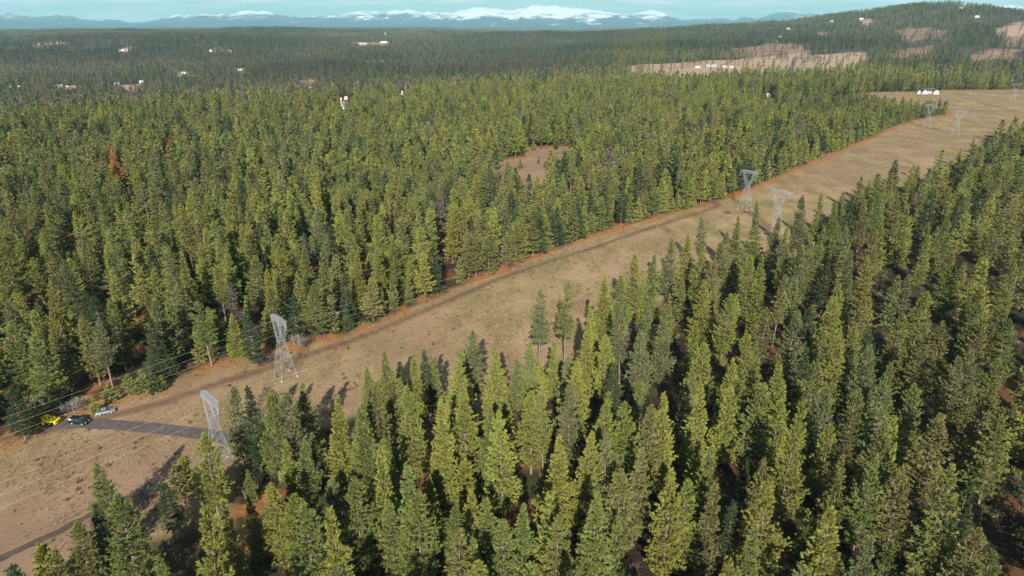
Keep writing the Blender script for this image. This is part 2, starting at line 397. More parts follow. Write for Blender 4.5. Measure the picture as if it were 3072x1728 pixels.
FORMS = {  # h, crown base, half width, branch count, pitch bottom/top, blades per tuft, blade length, width, profile power, ragged
    'pine':   dict(h=24, cb=.11, w=4.8, nb=160, p0=-4, p1=40, pw=.74, rag=.28, tail=.55),
    'fir':    dict(h=24, cb=.03, w=4.6, nb=200, p0=-16, p1=32, pw=.98, rag=.18, tail=.3),
    'slim':   dict(h=14, cb=.03, w=2.35, nb=125, p0=0, p1=50, pw=.75, rag=.2, tail=.3),
    'sparse': dict(h=25, cb=.32, w=3.3, nb=100, p0=-14, p1=34, pw=.6, rag=.5, tail=.5),
    'bushy':  dict(h=8, cb=.03, w=2.6, nb=85, p0=5, p1=55, pw=.7, rag=.25, tail=.3),
}
def crown(form, seed, lod):
    f = FORMS[form]; rng = np.random.default_rng(seed); h = f['h']
    dens = {0: 1.0, 1: 0.62, 2: 0.36}[lod]; bl = {0: 1.0, 1: 1.45, 2: 2.3}[lod]; k = {0: 11, 1: 6, 2: 5}[lod]; bw = {0: .78, 1: 1.3, 2: 2.2}[lod]
    nb = int(f['nb'] * dens); s = np.sort(rng.uniform(0, 1, nb) ** 1.12)
    z = h * (f['cb'] + (0.985 - f['cb']) * s)
    if form in ('fir', 'pine', 'sparse'):                    # branches stand in whorls, one to a year's growth
        step = (.95 if form == 'fir' else 1.15) * (1 if lod == 0 else 1.3)
        z = np.where(s < .85, np.round(z / step + rng.uniform(0, 1)) * step + rng.normal(0, .13, nb), z); z = np.clip(z, .4, h * .985)
    az = np.arange(nb) * 2.39996 + rng.normal(0, .5, nb)
    base = np.minimum(1, .55 + s * 2.2) if form != 'fir' else np.minimum(1, .7 + s * 3)
    lump = 1 + 0.17 * np.sin(az * 2 + s * 9 + seed) + 0.12 * np.sin(az - s * 23 + seed * 2)
    R = f['w'] * ((1 - s) ** f['pw']) * base * lump * rng.uniform(1 - f['rag'], 1 + f['rag'] * .5, nb) + 0.22
    el = np.radians(f['p0'] + (f['p1'] - f['p0']) * s + rng.normal(0, 7, nb))
    Vs, Fs, Ts, Ms, off = [], [], [], [], 0
    bv, bf = [], []
    for i in range(nb):
        d = np.array([math.cos(az[i]) * math.cos(el[i]), math.sin(az[i]) * math.cos(el[i]), math.sin(el[i])])
        o = np.array([0, 0, z[i]]); L = R[i]
        nt = max(2, int(round(L * (3.4 if lod == 0 else 2.4 if lod == 1 else 1.5))))
        t = np.linspace(.98, f['tail'] * .4 if form in ('pine', 'sparse') else .14, nt) + rng.normal(0, .04, nt)
        c = o + np.outer(t * L, d); c[:, 2] += (t ** 2) * L * (.22 if form in ('pine', 'sparse') else .12)
        # side twigs widen the spray away from the trunk
        side = np.array([-math.sin(az[i]), math.cos(az[i]), 0.0])
        lat = (rng.uniform(-1, 1, nt) * (1.08 - t) * L * .75 + rng.normal(0, .12, nt))
        c += np.outer(lat, side); c[:, 2] += rng.normal(0, .12, nt)
        tips = np.tile(d, (nt, 1)) * 1.0 + np.array([0, 0, .16 if form == 'fir' else .3]) + np.outer(np.sign(lat) * .3, side)
        V, F, T = tri_tufts(c, tips, .64 * bl, .34 * bw, k, rng, .62 if form in ('pine', 'sparse') else .45)
        Vs.append(V); Fs.append(F + off); Ts.append(T); off += len(V)
        if lod < 2 and (form in ('pine', 'sparse') or i % 2 == 0):
            e = o + d * L * .9 + np.array([0, 0, .16 * L]); r = .035 + .012 * L
            n0 = len(bv)
            x = np.cross(d, [0, 0, 1.0]); x /= np.linalg.norm(x) + 1e-9; y = np.cross(d, x)
            for q in range(3):
                a = q * 2.0944; bv.append(o + (x * math.cos(a) + y * math.sin(a)) * r)
            bv.append(e)
            bf += [(n0, n0 + 1, n0 + 3), (n0 + 1, n0 + 2, n0 + 3), (n0 + 2, n0, n0 + 3)]
    # leading shoot
    nt = 7 if lod < 2 else 4
    c = np.zeros((nt, 3)); c[:, 2] = np.linspace(h * .93, h * .995, nt); c[:, :2] += rng.normal(0, .12, (nt, 2))
    V, F, T = tri_tufts(c, np.tile([0, 0, 1.0], (nt, 1)), .6 * min(bl, 1.5), .24 * min(bl, 1.5), k, rng, .5)
    Vs.append(V); Fs.append(F + off); Ts.append(T); off += len(V)
    nfol = sum(len(x) for x in Fs)
    # dead lower twigs under the live crown
    if form in ('pine', 'sparse', 'fir') and lod < 2:
        for i in range(16 if form != 'fir' else 9):
            a = rng.uniform(0, 6.28); zz = h * rng.uniform(f['cb'] * .45, f['cb'] + .08); L = rng.uniform(.8, 2.2)
            d = np.array([math.cos(a), math.sin(a), rng.uniform(-.35, .1)]); o = np.array([0, 0, zz]); n0 = len(bv)
            x = np.cross(d, [0, 0, 1.0]); x /= np.linalg.norm(x); y = np.cross(d, x)
            for q in range(3):
                an = q * 2.0944; bv.append(o + (x * math.cos(an) + y * math.sin(an)) * .045)
            bv.append(o + d * L); bf += [(n0, n0 + 1, n0 + 3), (n0 + 1, n0 + 2, n0 + 3), (n0 + 2, n0, n0 + 3)]
    nbv = len(bv)
    if nbv:
        Vs.append(np.array(bv)); Fs.append(np.array(bf) + off); Ts.append(np.full(nbv, .5))
    V, F, T = np.vstack(Vs), np.vstack(Fs), np.concatenate(Ts)
    mi = np.zeros(len(F), np.int32); mi[nfol:] = 1
    return V, F, T, mi

def trunk(form, seed, lod):
    f = FORMS[form]; h = f['h']; rng = np.random.default_rng(seed + 99); n = 7 if lod == 0 else 5 if lod == 1 else 4
    r0 = .0115 * h * (.9 if form != 'bushy' else .6); lv = [0, .03, .25, .5, .75, .97]
    V, F = [], []
    for j, t in enumerate(lv):
        r = r0 * (1 - t) ** .8 * (1.25 if j == 0 else 1) + .02
        ox, oy = math.sin(t * 3 + seed) * .08, math.cos(t * 2.4 + seed) * .08
        for q in range(n):
            a = 6.2832 * q / n; V.append((ox * (t > .1) + r * math.cos(a), oy * (t > .1) + r * math.sin(a), t * h - (.4 if j == 0 else 0)))
    for j in range(len(lv) - 1):
        for q in range(n):
            a, b = j * n + q, j * n + (q + 1) % n
            F += [(a, b, b + n), (a, b + n, a + n)]
    return np.array(V), np.array(F)

TONES = {
    'yellow-green': (0.192, 0.204, 0.043), 'mid-green': (0.144, 0.164, 0.044), 'dark green': (0.052, 0.076, 0.030),
    'olive': (0.158, 0.156, 0.050), 'grey-green': (0.132, 0.146, 0.058), 'rust': (0.52, 0.215, 0.060), 'greybrown': (0.135, 0.108, 0.094), 'blue-green': (0.042, 0.070, 0.058), 'larch': (0.210, 0.200, 0.034),
}
crown_me, trunk_me = {}, {}
for form, nvar in (('pine', 4), ('fir', 4), ('slim', 3), ('sparse', 2), ('bushy', 2)):
    for lod in (0, 1):
        for i in range(nvar if lod == 0 else 2):
            sd = hash((len(form), form[0] < 'm')) % 97 * 0 + sum(map(ord, form)) * 7 + i * 13
            V, F, T, mi = crown(form, sd, lod)
            crown_me[form, i, lod] = fast_mesh(form + '_crown', V, F, [M_FOL, M_BARK], mi, {'tone': T})
            V, F = trunk(form, sd, lod)
            trunk_me[form, i, lod] = fast_mesh(form + '_trunk', V, F, [M_BARK], smooth=True)
NVAR = {'pine': 4, 'fir': 4, 'slim': 3, 'sparse': 2, 'bushy': 2}

# whole small trees for the middle distance and for the far woods
def whole(form, seed, lod):
    V, F, T, mi = crown(form, seed, lod)
    tv, tf = trunk(form, seed, lod)
    return np.vstack([V, tv]), np.vstack([F, tf + len(V)]), np.concatenate([T, np.full(len(tv), .5)]), np.concatenate([mi, np.ones(len(tf), np.int32)])

def far_tree(seed, h=22, w=3.2, ntri=90, bare=False):
    rng = np.random.default_rng(seed)
    s = rng.uniform(0, 1, ntri) ** 1.2; a = rng.uniform(0, 6.28, ntri)
    R = w * ((1 - s) ** .75) * np.minimum(1, .6 + 2 * s) * rng.uniform(.45, 1.05, ntri)
    z = h * ((.05 if not bare else .2) + .9 * s)
    c = np.stack([R * np.cos(a), R * np.sin(a), z], 1)
    d = np.stack([np.cos(a) * .5, np.sin(a) * .5, np.full(ntri, .75)], 1)
    V, F, T = tri_tufts(c, d, 2.3, 1.5, 1, rng, .45)
    V2, F2, T2 = tri_tufts(np.array([[0, 0, h * .93]]), np.array([[0, 0, 1.0]]), 2.4, .8, 3, rng, .1)
    return np.vstack([V, V2]), np.vstack([F, F2 + len(V)]), np.concatenate([T, T2])

def proto_collection(name, protos):
    c = bpy.data.collections.new(name)
    for k, me in enumerate(protos):
        o = bpy.data.objects.new('%s_%03d' % (name, k), me); c.objects.link(o)
    return c

def scatter(name, coll, X, idx, rot, scl, tint, kind='stuff', label=None):
    """one object whose points carry instanced copies (a wood nobody could count)."""
    me = bpy.data.meshes.new(name); n = len(X)
    me.vertices.add(n); me.vertices.foreach_set('co', np.ascontiguousarray(X, dtype=np.float32).ravel())
    for an, ty, key, a in (('idx', 'INT', 'value', np.asarray(idx, np.int32)), ('rot', 'FLOAT_VECTOR', 'vector', np.asarray(rot, np.float32)), ('scl', 'FLOAT_VECTOR', 'vector', np.asarray(scl, np.float32))):
        at = me.attributes.new(an, ty, 'POINT'); at.data.foreach_set(key, np.ascontiguousarray(a).ravel())
    tc_ = np.ones((n, 4), np.float32); tc_[:, :3] = tint
    at = me.attributes.new('tint', 'FLOAT_COLOR', 'POINT'); at.data.foreach_set('color', tc_.ravel())
    o = bpy.data.objects.new(name, me); COL.objects.link(o)
    ng = bpy.data.node_groups.new(name + '_nodes', 'GeometryNodeTree')
    ng.interface.new_socket('Geometry', in_out='INPUT', socket_type='NodeSocketGeometry')
    ng.interface.new_socket('Geometry', in_out='OUTPUT', socket_type='NodeSocketGeometry')
    N, L = ng.nodes, ng.links
    gi, go = N.new('NodeGroupInput'), N.new('NodeGroupOutput')
    ip = N.new('GeometryNodeInstanceOnPoints'); ci = N.new('GeometryNodeCollectionInfo')
    ci.inputs['Collection'].default_value = coll; ci.inputs['Separate Children'].default_value = True; ci.inputs['Reset Children'].default_value = True
    def na(an, ty):
        x = N.new('GeometryNodeInputNamedAttribute'); x.data_type = ty; x.inputs['Name'].default_value = an; return x.outputs['Attribute']
    ip.inputs['Pick Instance'].default_value = True
    L.new(gi.outputs[0], ip.inputs['Points']); L.new(ci.outputs[0], ip.inputs['Instance'])
    L.new(na('idx', 'INT'), ip.inputs['Instance Index'])
    L.new(na('rot', 'FLOAT_VECTOR'), ip.inputs['Rotation'])
    L.new(na('scl', 'FLOAT_VECTOR'), ip.inputs['Scale'])
    L.new(ip.outputs[0], go.inputs[0])
    md = o.modifiers.new('scatter', 'NODES'); md.node_group = ng
    tag(o, label, None, None, kind)
    return o

# ------------------------------------------------------------------ ground
def ground_material():
    m, nt, b = new_mat('ground'); N, L = nt.nodes, nt.links
    tc = N.new('ShaderNodeTexCoord')
    def noise(scale, detail=6, rough=.6, stretch=None):
        n = N.new('ShaderNodeTexNoise'); n.inputs['Scale'].default_value = scale; n.inputs['Detail'].default_value = detail; n.inputs['Roughness'].default_value = rough
        if stretch:
            mp = N.new('ShaderNodeMapping'); mp.inputs['Rotation'].default_value = (0, 0, stretch[0]); mp.inputs['Scale'].default_value = stretch[1]
            L.new(tc.outputs['Object'], mp.inputs['Vector']); L.new(mp.outputs['Vector'], n.inputs['Vector'])
        else: L.new(tc.outputs['Object'], n.inputs['Vector'])
        return n.outputs['Fac']
    def ramp(fac, *st):
        r = N.new('ShaderNodeValToRGB'); e = r.color_ramp.elements
        while len(e) < len(st): e.new(.5)
        for q, (p, c) in zip(e, st): q.position = p; q.color = lin(*c)
        L.new(fac, r.inputs['Fac']); return r.outputs['Color']
    def mix(a, bb, fac, mode='MIX'):
        x = N.new('ShaderNodeMix'); x.data_type = 'RGBA'; x.blend_type = mode
        for s_, v in (('A', a), ('B', bb)):
            if isinstance(v, tuple): x.inputs[s_].default_value = lin(*v)
            else: L.new(v, x.inputs[s_])
        if isinstance(fac, float): x.inputs['Factor'].default_value = fac
        else: L.new(fac, x.inputs['Factor'])
        return x.outputs['Result']
    def attr(n):
        a = N.new('ShaderNodeAttribute'); a.attribute_name = n; return a.outputs['Fac']
    def mul(a, k):
        x = N.new('ShaderNodeMath'); x.operation = 'MULTIPLY'; x.use_clamp = True; L.new(a, x.inputs[0])
        if isinstance(k, float): x.inputs[1].default_value = k
        else: L.new(k, x.inputs[1])
        return x.outputs[0]
    # forest floor: needle litter, dark duff, twigs
    floor = ramp(noise(.35, 8, .7), (.3, (.018, .014, .010)), (.55, (.036, .025, .016)), (.75, (.080, .050, .030)))
    floor = mix(floor, (.06, .065, .028), mul(ramp(noise(.06, 5), (.5, (0, 0, 0)), (.62, (1, 1, 1))), .55))
    # far wooded ground seen between the far trees
    floor = mix(floor, ramp(noise(.004, 6), (.35, (.055, .055, .042)), (.65, (.10, .085, .07))), attr('far'))
    # dry meadow grass
    grass = ramp(noise(.09, 8, .68, (rad(46), (1, .45, 1))), (.30, (.140, .110, .048)), (.43, (.240, .178, .090)), (.54, (.315, .232, .130)), (.70, (.375, .268, .165)))
    grass = mix(grass, (.165, .150, .062), mul(ramp(noise(.028, 6, .6), (.46, (0, 0, 0)), (.60, (1, 1, 1))), .62))
    grass = mix(grass, (.265, .150, .108), mul(ramp(noise(.021, 5, .6, (rad(44), (1, .35, 1))), (.50, (0, 0, 0)), (.68, (1, 1, 1))), .55))
    grass = mix(grass, ramp(noise(1.7, 6, .75), (.32, (.62, .6, .54)), (.5, (.96, .95, .93)), (.7, (1.2, 1.18, 1.14))), 1.0, 'MULTIPLY')
    col = mix(floor, grass, attr('meadow'))
    # far dry fields, paler and pinker
    field = ramp(noise(.012, 6, .65), (.3, (.30, .205, .150)), (.55, (.36, .250, .185)), (.75, (.42, .30, .22)))
    col = mix(col, field, attr('field'))
    # scrubby red-brown slopes
    scrub = ramp(noise(.03, 8, .7), (.3, (.115, .074, .056)), (.5, (.235, .145, .108)), (.72, (.31, .20, .145)))
    col = mix(col, scrub, attr('scrub'))
    # orange needle litter along the wood's edge
    need = ramp(noise(.5, 7, .7), (.3, (.14, .070, .028)), (.5, (.29, .132, .050)), (.75, (.38, .19, .078)))
    col = mix(col, need, attr('needles'))
    # worn two-track
    worn = ramp(noise(.6, 7, .7), (.3, (.080, .050, .034)), (.55, (.140, .084, .054)), (.75, (.21, .13, .085)))
    col = mix(col, worn, attr('track'))
    L.new(col, b.inputs['Base Color']); b.inputs['Roughness'].default_value = 0.95; b.inputs['Specular IOR Level'].default_value = 0.05
    bump = N.new('ShaderNodeBump'); bump.inputs['Strength'].default_value = .55; bump.inputs['Distance'].default_value = .35
    L.new(noise(1.1, 7, .7), bump.inputs['Height']); L.new(bump.outputs['Normal'], b.inputs['Normal'])
    return m

TRACK = np.array([at_z(u, v)[:2] for u, v in dp([(-60, 1120), (60, 1092), (150, 1078), (262, 1052), (330, 1036), (420, 1012), (560, 962), (640, 938), (720, 910), (800, 884), (870, 862), (960, 828), (1050, 790), (1150, 748), (1250, 704), (1400, 652), (1500, 622), (1600, 586), (1700, 552), (1760, 535), (1800, 521), (1806, 513), (1795, 508)])])
TRACK_LOW = np.array([at_z(u, v)[:2] for u, v in dp([(-40, 1422), (40, 1388), (90, 1362), (160, 1330), (230, 1292), (300, 1262), (380, 1215)])])
FIELD_TRACK = np.array([at_z(u, v)[:2] for u, v in dp([(2330, 240), (2420, 245), (2480, 262), (2540, 276), (2600, 286)])])

def build_ground():
    na, nr = 520, 760
    az = np.linspace(rad(-62), rad(62), na); r = np.exp(np.linspace(math.log(28), math.log(31000), nr))
    A, R = np.meshgrid(az, r); x, y = (R * np.sin(A)).ravel(), (R * np.cos(A)).ravel()
    z = terrain(x, y)
    i = np.arange(nr - 1)[:, None] * na + np.arange(na - 1)[None]
    F = np.stack([i, i + 1, i + 1 + na, i + na], -1).reshape(-1, 4)[:, ::-1]
    rr = np.hypot(x, y)
    wob = (fbm(x / 9, y / 9, 5, 4) - .5) * 9
    near = rr < 1700
    mead = np.zeros(len(x)); need = np.zeros(len(x)); track = np.zeros(len(x)); field = np.zeros(len(x)); scrub = np.zeros(len(x))
    xn, yn, wn_ = x[near], y[near], wob[near]
    sd = sdist(xn, yn, MEADOW)
    sc = sdist(xn, yn, CLEARING)
    mead[near] = np.maximum(sstep(-3, 2.5, sd + wn_ * .5), sstep(-4, 2, sc + wn_ * .5))
    df = line_dist(xn, yn, EDGE_FAR)
    scrub[near] = np.maximum(scrub[near], sstep(-4, 3, sc + wn_) * .75)
    rn = np.hypot(xn, yn)
    pinkish = sstep(.42, .62, fbm(xn / 60, yn / 34, 15, 4)) * (.25 + .5 * sstep(420, 620, rn)) + 1.1 * sstep(215, 150, rn) * (.6 + .4 * vnoise(xn / 5, yn / 5, 6))
    scrub[near] = np.maximum(scrub[near], np.clip(pinkish, 0, 1) * sstep(0, 6, sd) * .66)
    need[near] = sstep(7.5, 2.0, df + wn_ * .9) * sstep(.30, .56, fbm(xn / 9, yn / 9, 8, 4)) * .95
    need[near] = np.maximum(need[near], sstep(.60, .70, fbm(xn / 11, yn / 11, 18, 4)) * sstep(2, -4, sd) * np.where(xn < -40, .9, .35))
    need[near] = np.maximum(need[near], sstep(10, 3, np.abs(sc + 2) + wn_) * .5)
    dt = line_dist(xn, yn, TRACK)
    track[near] = sstep(2.5, .9, dt + wn_ * .16) * (.72 + .28 * vnoise(xn / 12, yn / 12, 4))
    track[near] = np.maximum(track[near], sstep(2.4, 1.0, line_dist(xn, yn, FIELD_TRACK) + wn_ * .1) * .6)
    for k, f in enumerate(FIELDS):
        if len(f) < 3: continue
        c = f.mean(0); ext = np.abs(f - c).max() + 120
        mm = (np.abs(x - c[0]) < ext) & (np.abs(y - c[1]) < ext)
        s = sstep(-14, 16, sdist(x[mm], y[mm], f) + (fbm(x[mm] / 40, y[mm] / 40, 13, 4) - .5) * 90)
        tgt = scrub if k in (1, 2, 3, 4, 6, 8) else field
        tgt[mm] = np.maximum(tgt[mm], s)
    me = fast_mesh('ground', np.stack([x, y, z], 1), F, [ground_material()], None, {'meadow': mead, 'needles': need, 'track': track, 'field': field, 'scrub': scrub, 'far': sstep(1200, 2600, rr)}, smooth=True)
    o = bpy.data.objects.new('ground', me); COL.objects.link(o); tag(o, kind='structure'); return o
build_ground()

def ribbon(name, line, width, mat, lift, rag=.25, seed=0):
    L = P(line); seg = np.hypot(*np.diff(L, axis=0).T); t = np.concatenate([[0], np.cumsum(seg)])
    n = int(t[-1] / .8) + 2; tt = np.linspace(0, t[-1], n)
    x, y = np.interp(tt, t, L[:, 0]), np.interp(tt, t, L[:, 1])
    for _ in range(12):
        x[1:-1] = (x[:-2] + 2 * x[1:-1] + x[2:]) / 4; y[1:-1] = (y[:-2] + 2 * y[1:-1] + y[2:]) / 4
    tx, ty = np.gradient(x), np.gradient(y); q = np.hypot(tx, ty); nx, ny = -ty / q, tx / q
    V, F = [], []; K = 7
    for j in range(K):
        s = (j / (K - 1) - .5) * width
        e = (fbm(tt / 3 + j, tt * 0 + seed, seed, 3) - .5) * 2 * rag * (1 if j in (0, K - 1) else .1)
        xx, yy = x + nx * (s + e), y + ny * (s + e)
        zz = terrain(xx, yy) + lift + .03 * (1 - (2 * j / (K - 1) - 1) ** 2)
        V.append(np.stack([xx, yy, zz], 1))
    V = np.vstack(V)
    i = (np.arange(K - 1)[:, None] * n + np.arange(n - 1)[None]).ravel()
    F = np.stack([i, i + 1, i + 1 + n, i + n], 1)[:, ::-1]
    o = bpy.data.objects.new(name, fast_mesh(name, V, F, [mat], smooth=True)); COL.objects.link(o); tag(o, kind='structure'); return o
M_ROAD = simple_mat('gravel_road', (0.120, 0.098, 0.094), .9, var=.35, scale=.8, spec=.1)
ROAD = [at_z(u, v)[:2] for u, v in dp([(120, 1072), (160, 1068), (215, 1066), (270, 1069), (330, 1073), (400, 1079), (470, 1087), (540, 1097), (640, 1118), (760, 1150)])]
ribbon('road', ROAD, 4.6, M_ROAD, .05, .3, 2)
ribbon('track', TRACK_LOW, 2.1, simple_mat('dirt_path', (0.115, 0.082, 0.066), .95, var=.4, scale=.7, spec=.05), .05, .55, 6)

# ------------------------------------------------------------------ mountains on the horizon
SKYLINE = [(-700, 46), (-500, 36), (-300, 48), (-150, 40), (0, 43), (32, 42), (64, 45), (95, 50), (191, 48), (215, 49), (242, 58), (294, 64), (312, 61), (330, 58), (350, 60), (382, 68), (420, 67), (457, 63), (493, 56), (533, 42), (557, 47), (604, 41), (636, 46), (668, 41), (690, 45), (727, 33), (760, 35), (791, 33), (827, 40), (875, 51), (906, 53), (970, 50), (994, 45), (1024, 47), (1048, 40), (1084, 32), (1119, 34), (1145, 37), (1175, 30), (1223, 29), (1278, 36), (1318, 38), (1362, 36), (1395, 27), (1421, 23), (1445, 22), (1501, 28), (1537, 32), (1569, 25), (1596, 17), (1640, 18), (1676, 20), (1732, 25), (1771, 30), (1819, 36), (1887, 42), (1922, 36), (1950, 31), (1978, 34), (2006, 48), (2042, 60), (2088, 56), (2124, 58), (2151, 54), (2195, 59), (2235, 50), (2271, 56), (2302, 46), (2342, 35), (2374, 33), (2406, 37), (2434, 42), (2550, 50), (2800, 34), (2962, 18), (3018, 12), (3058, 22), (3250, 40), (3600, 30), (4000, 48)]
def mountain_material():
    m, nt, b = new_mat('mountain'); N, L = nt.nodes, nt.links
    tc = N.new('ShaderNodeTexCoord'); n1 = N.new('ShaderNodeTexNoise'); n1.inputs['Scale'].default_value = .0016; n1.inputs['Detail'].default_value = 10; n1.inputs['Roughness'].default_value = .72
    mp = N.new('ShaderNodeMapping'); mp.inputs['Scale'].default_value = (.75, .11, 2.6); L.new(tc.outputs['Object'], mp.inputs['Vector']); L.new(mp.outputs['Vector'], n1.inputs['Vector'])
    at = N.new('ShaderNodeAttribute'); at.attribute_name = 'snow'
    ad = N.new('ShaderNodeMath'); ad.operation = 'ADD'; L.new(n1.outputs['Fac'], ad.inputs[0]); L.new(at.outputs['Fac'], ad.inputs[1])
    r = N.new('ShaderNodeValToRGB'); e = r.color_ramp.elements; e[0].position = .93; e[0].color = lin(.032, .05, .045); e[1].position = 1.06; e[1].color = lin(.86, .87, .88)
    mr = N.new('ShaderNodeMapRange'); mr.inputs['From Max'].default_value = 2; mr.inputs['To Max'].default_value = 2; L.new(ad.outputs[0], mr.inputs['Value'])
    L.new(ad.outputs[0], r.inputs['Fac']); e[0].position = .80; e[1].position = .92
    L.new(r.outputs['Color'], b.inputs['Base Color']); b.inputs['Roughness'].default_value = .9
    return m
def build_mountains():
    us = np.array([p[0] for p in SKYLINE], float); vs = np.array([p[1] for p in SKYLINE], float)
    na, ns = 900, 90
    azs = np.linspace(rad(-52), rad(52), na)
    # horizon pixel column of each azimuth (rays at the horizon)
    u = 1536 + FOC * np.tan(azs) / math.cos(PITCH)
    v = np.interp(u, us, vs)
    yn = (v - 864) / FOC; xn = (u - 1536) / FOC
    dz = -math.sin(PITCH) - yn * math.cos(PITCH); dy = math.cos(PITCH) - yn * math.sin(PITCH)
    slope = dz / np.hypot(xn, dy)
    RID, BASE = 34000.0, 22000.0
    top = CAM_H + slope * RID + (fbm(azs * 210, azs * 0, 5, 4) - .5) * 120
    s = np.concatenate([np.linspace(0, 1, 68), 1 + np.linspace(.03, .6, 22)])
    A, Sg = np.meshgrid(azs, s); r = BASE + (RID - BASE) * Sg
    x, y = r * np.sin(A), r * np.cos(A)
    base = -150.0
    up = np.where(Sg <= 1, Sg ** 1.25, np.maximum(0, 1 - (Sg - 1) * 1.9) )
    T = np.tile(top, (len(s), 1))
    ridged = 1 - 2 * np.abs(fbm(x / 1900, y / 3200, 41, 5) - .5)
    rel = (ridged - .72) * 420 * np.clip(Sg, 0, 1) * np.clip(1.02 - Sg, 0, 1) * 3.0 * np.where(Sg <= 1, 1, 0)
    z = base + (T - base) * up + rel
    lim = CAM_H + np.tile(slope, (len(s), 1)) * r - 4                # slopes stay under the skyline they rise to
    z = np.where(Sg < 1, np.minimum(z, np.maximum(lim, base)), z)
    mid = np.exp(-((u - 1640) / 330) ** 2) * .36 + np.exp(-((u - 1960) / 60) ** 2) * .22 + np.exp(-((u - 740) / 130) ** 2) * .20 + np.exp(-((u - 530) / 40) ** 2) * .16 + np.exp(-((u - 1100) / 120) ** 2) * .17 + np.exp(-((u - 1400) / 90) ** 2) * .2
    snow = .245 + np.tile(mid, (len(s), 1)) * (.20 + .27 * np.clip(Sg * 1.1, 0, 1)) + .17 * np.clip((z - 130) / 300, -.6, 1)
    na_ = na
    i = np.arange(len(s) - 1)[:, None] * na_ + np.arange(na_ - 1)[None]
    F = np.stack([i, i + 1, i + 1 + na_, i + na_], -1).reshape(-1, 4)[:, ::-1]
    me = fast_mesh('mountains', np.stack([x.ravel(), y.ravel(), z.ravel()], 1), F, [mountain_material()], None, {'snow': snow.ravel()}, smooth=True)
    o = bpy.data.objects.new('mountains', me); COL.objects.link(o); tag(o, kind='structure')
    return float(z.max())
MTOP = build_mountains()

# ------------------------------------------------------------------ air
hz = MB(); hz.box((0, 16000, (MTOP + 60 - 420) / 2), (84000, 62000, MTOP + 60 + 420))
hm = bpy.data.materials.new('haze'); hm.use_nodes = True; hn = hm.node_tree.nodes; hn.clear()
h_out = hn.new('ShaderNodeOutputMaterial'); h_vol = hn.new('ShaderNodeVolumePrincipled')
h_vol.inputs['Color'].default_value = HAZE_COLOR; h_vol.inputs['Density'].default_value = HAZE_DENSITY; h_vol.inputs['Anisotropy'].default_value = 0.0
hm.node_tree.links.new(h_vol.outputs['Volume'], h_out.inputs['Volume'])
tag(hz.build('haze', hm), kind='stuff')

